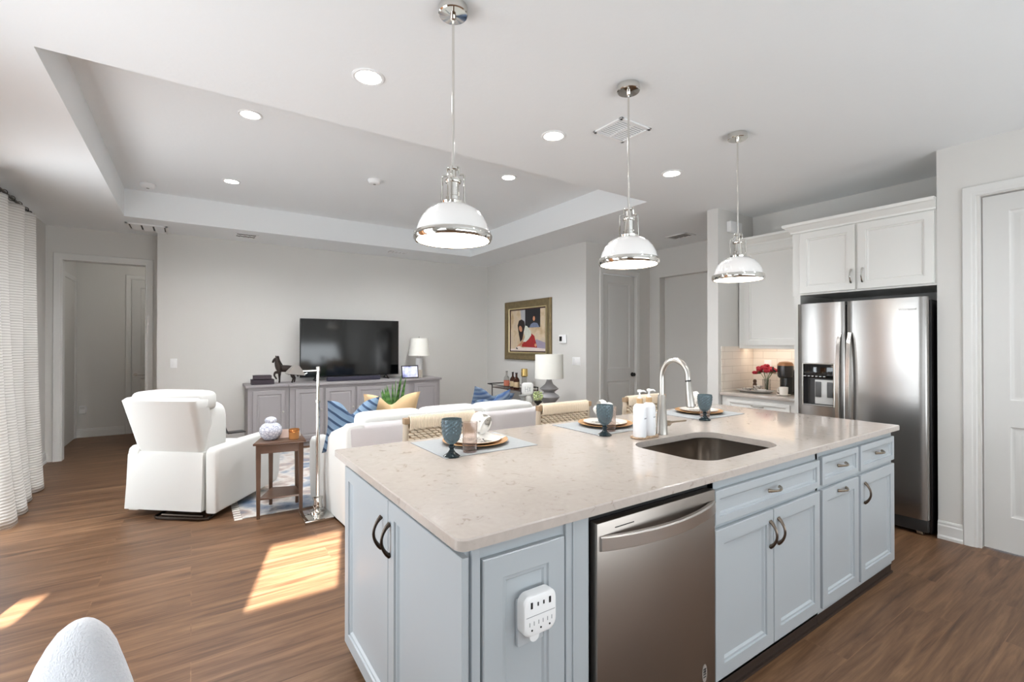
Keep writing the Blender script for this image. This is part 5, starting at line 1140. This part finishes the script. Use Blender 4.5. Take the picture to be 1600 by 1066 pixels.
# ------------------------------------------------------------------ curtain
mc, ntc, bc = nodes('ribbed_curtain', (216, 214, 208), .9)
g = ntc.nodes.new('ShaderNodeNewGeometry'); sp = ntc.nodes.new('ShaderNodeSeparateXYZ'); ntc.links.new(g.outputs['Position'], sp.inputs[0])
mu = ntc.nodes.new('ShaderNodeMath'); mu.operation = 'MULTIPLY'; mu.inputs[1].default_value = 42; ntc.links.new(sp.outputs[2], mu.inputs[0])
fr = ntc.nodes.new('ShaderNodeMath'); fr.operation = 'PINGPONG'; fr.inputs[1].default_value = .5; ntc.links.new(mu.outputs[0], fr.inputs[0])
cc = ramp(ntc, fr.outputs[0], [(0, (196, 193, 188)), (.16, (202, 199, 194)), (.26, (222, 220, 215)), (.5, (224, 222, 217))]); ntc.links.new(cc, bc.inputs['Base Color'])
bp = ntc.nodes.new('ShaderNodeBump'); bp.inputs['Strength'].default_value = .5; bp.inputs['Distance'].default_value = .01; ntc.links.new(fr.outputs[0], bp.inputs['Height']); ntc.links.new(bp.outputs[0], bc.inputs['Normal'])
def curt(u, v):
    y = 5.25+1.22*u; amp = .045+.035*(1-v)**2; ph = u*2*PI*3.6+.5*math.sin(5*u+1.5*v)
    x = -1.315+amp*math.sin(ph)+.10*(1-v)**3*(1-u*.6)+.02*math.sin(u*7+2*v)
    return (x, y-(1-v)**2*.10*math.sin(ph+1)+.05*(1-v)**2*(u-.7), .008+2.665*v)
t = thing('curtain', 'long pale curtain with thin horizontal ribs at the window', 'curtain', (-1.3, 5.86, .008))
co = obj('panel', MB().grid(curt, 120, 40), mc, t, sharp=180)
sol = co.modifiers.new('thickness', 'SOLIDIFY'); sol.thickness = .004
for k in range(6):
    y = 5.33+k*.21; obj('ring', MB().tube([(-1.33+.022*math.cos(a), y, 2.712+.022*math.sin(a)) for a in [2*PI*q/16 for q in range(17)]], .003, 6), M_black, t)
t = thing('curtain_rod', 'dark curtain rod mounted under the ceiling at the window', 'curtain rod', (-1.33, 4, 2.7))
obj('rod', MB().cyl((-1.33, 1.4, 2.712), (-1.33, 6.5, 2.712), .0125, seg=14), M_bronze, t)
obj('end_cap', MB().sell((-1.33, 6.52, 2.712), (.02, .024, .02), 1, 1, 14, 10), M_bronze, t)
for y in (1.7, 6.44): obj('bracket', MB().tube([(-1.449, y, 2.70), (-1.34, y, 2.70)], .007, 8).box(-1.4495, -1.443, y-.02, y+.02, 2.66, 2.74), M_bronze, t)

# ------------------------------------------------------------------ boucle chair at the lower left
M_bou = mat('white_boucle', (196, 196, 199), .95, bump=(170, .6), sheen=.3)
t = thing('upholstered_chair', 'white fuzzy upholstered chair back poking in at the lower left corner', 'armchair', (-.265, 1.83, 0), -TH)
def chair_back():
    L = []; n = 32; TZ = .625
    for dz, hw in [(0, .004), (.002, .016), (.007, .03), (.016, .044), (.037, .068), (.075, .093), (.13, .122), (.185, .147), (.25, .17), (.34, .19), (.40, .195)]:
        th = min(.055, .004+.5*hw); sh = .012*(1-min(1, dz/.15))
        L.append([(hw*math.cos(a)+sh, th*math.sin(a), TZ-dz) for a in [2*PI*q/n for q in range(n)]])
    return MB().loft(L)
obj('backrest', chair_back(), M_bou, t, local=True, sharp=80)
mb = MB(); cush(mb, -.25, .25, -.52, .03, .24, .40, .3); obj('seat', mb, M_bou, t, local=True, sharp=80)
for x in (-.19, .19):
    for y in (-.44, -.04): obj('leg', MB().cyl((x*1.05, y, 0), (x, y, .28), .014, .019, 12), M_lwood, t, local=True)

# ------------------------------------------------------------------ fill lamp added in the hallway, unseen hutch added to tint the refrigerator reflection
t = thing('added_hall_lamp', 'unseen round ceiling light added to brighten the hallway', 'ceiling light', (-.2, 8.6, 2.79))
obj('dome', MB().lathe([(.13, .049), (.14, .045), (.13, .02), (.08, .004), (.001, 0)], (-.2, 8.6, 2.79), 32), mat('dome_glow', (255, 252, 246), .5, emit=((255, 246, 232), 3)), t)
l = bpy.data.lights.new('added_hall_glow', 'POINT'); l.energy = 6; l.shadow_soft_size = .12; l.color = (1, .97, .93)
lo = bpy.data.objects.new('added_hall_glow', l); COL.objects.link(lo); lo.parent = t; lo.location = (0, 0, -.15)
t = thing('added_hutch', 'unseen tall tan wooden hutch added to tint the refrigerator door reflection', 'cabinet', (-1.22, 3.4, 0))
M_hut = mat('hutch_wood', (204, 142, 94), .5, var=(8, .2))
obj('body', MB().box(-1.44, -1.03, 3.0, 3.8, .08, 2.1, .006).box(-1.42, -1.06, 3.03, 3.77, 0, .08), M_hut, t)
obj('door', MB().panel((-1.029, 3.03, .12), Y_, Z_, .365, 1.93, DR), M_hut, t, sharp=20)
obj('door', MB().panel((-1.029, 3.405, .12), Y_, Z_, .365, 1.93, DR), M_hut, t, sharp=20)
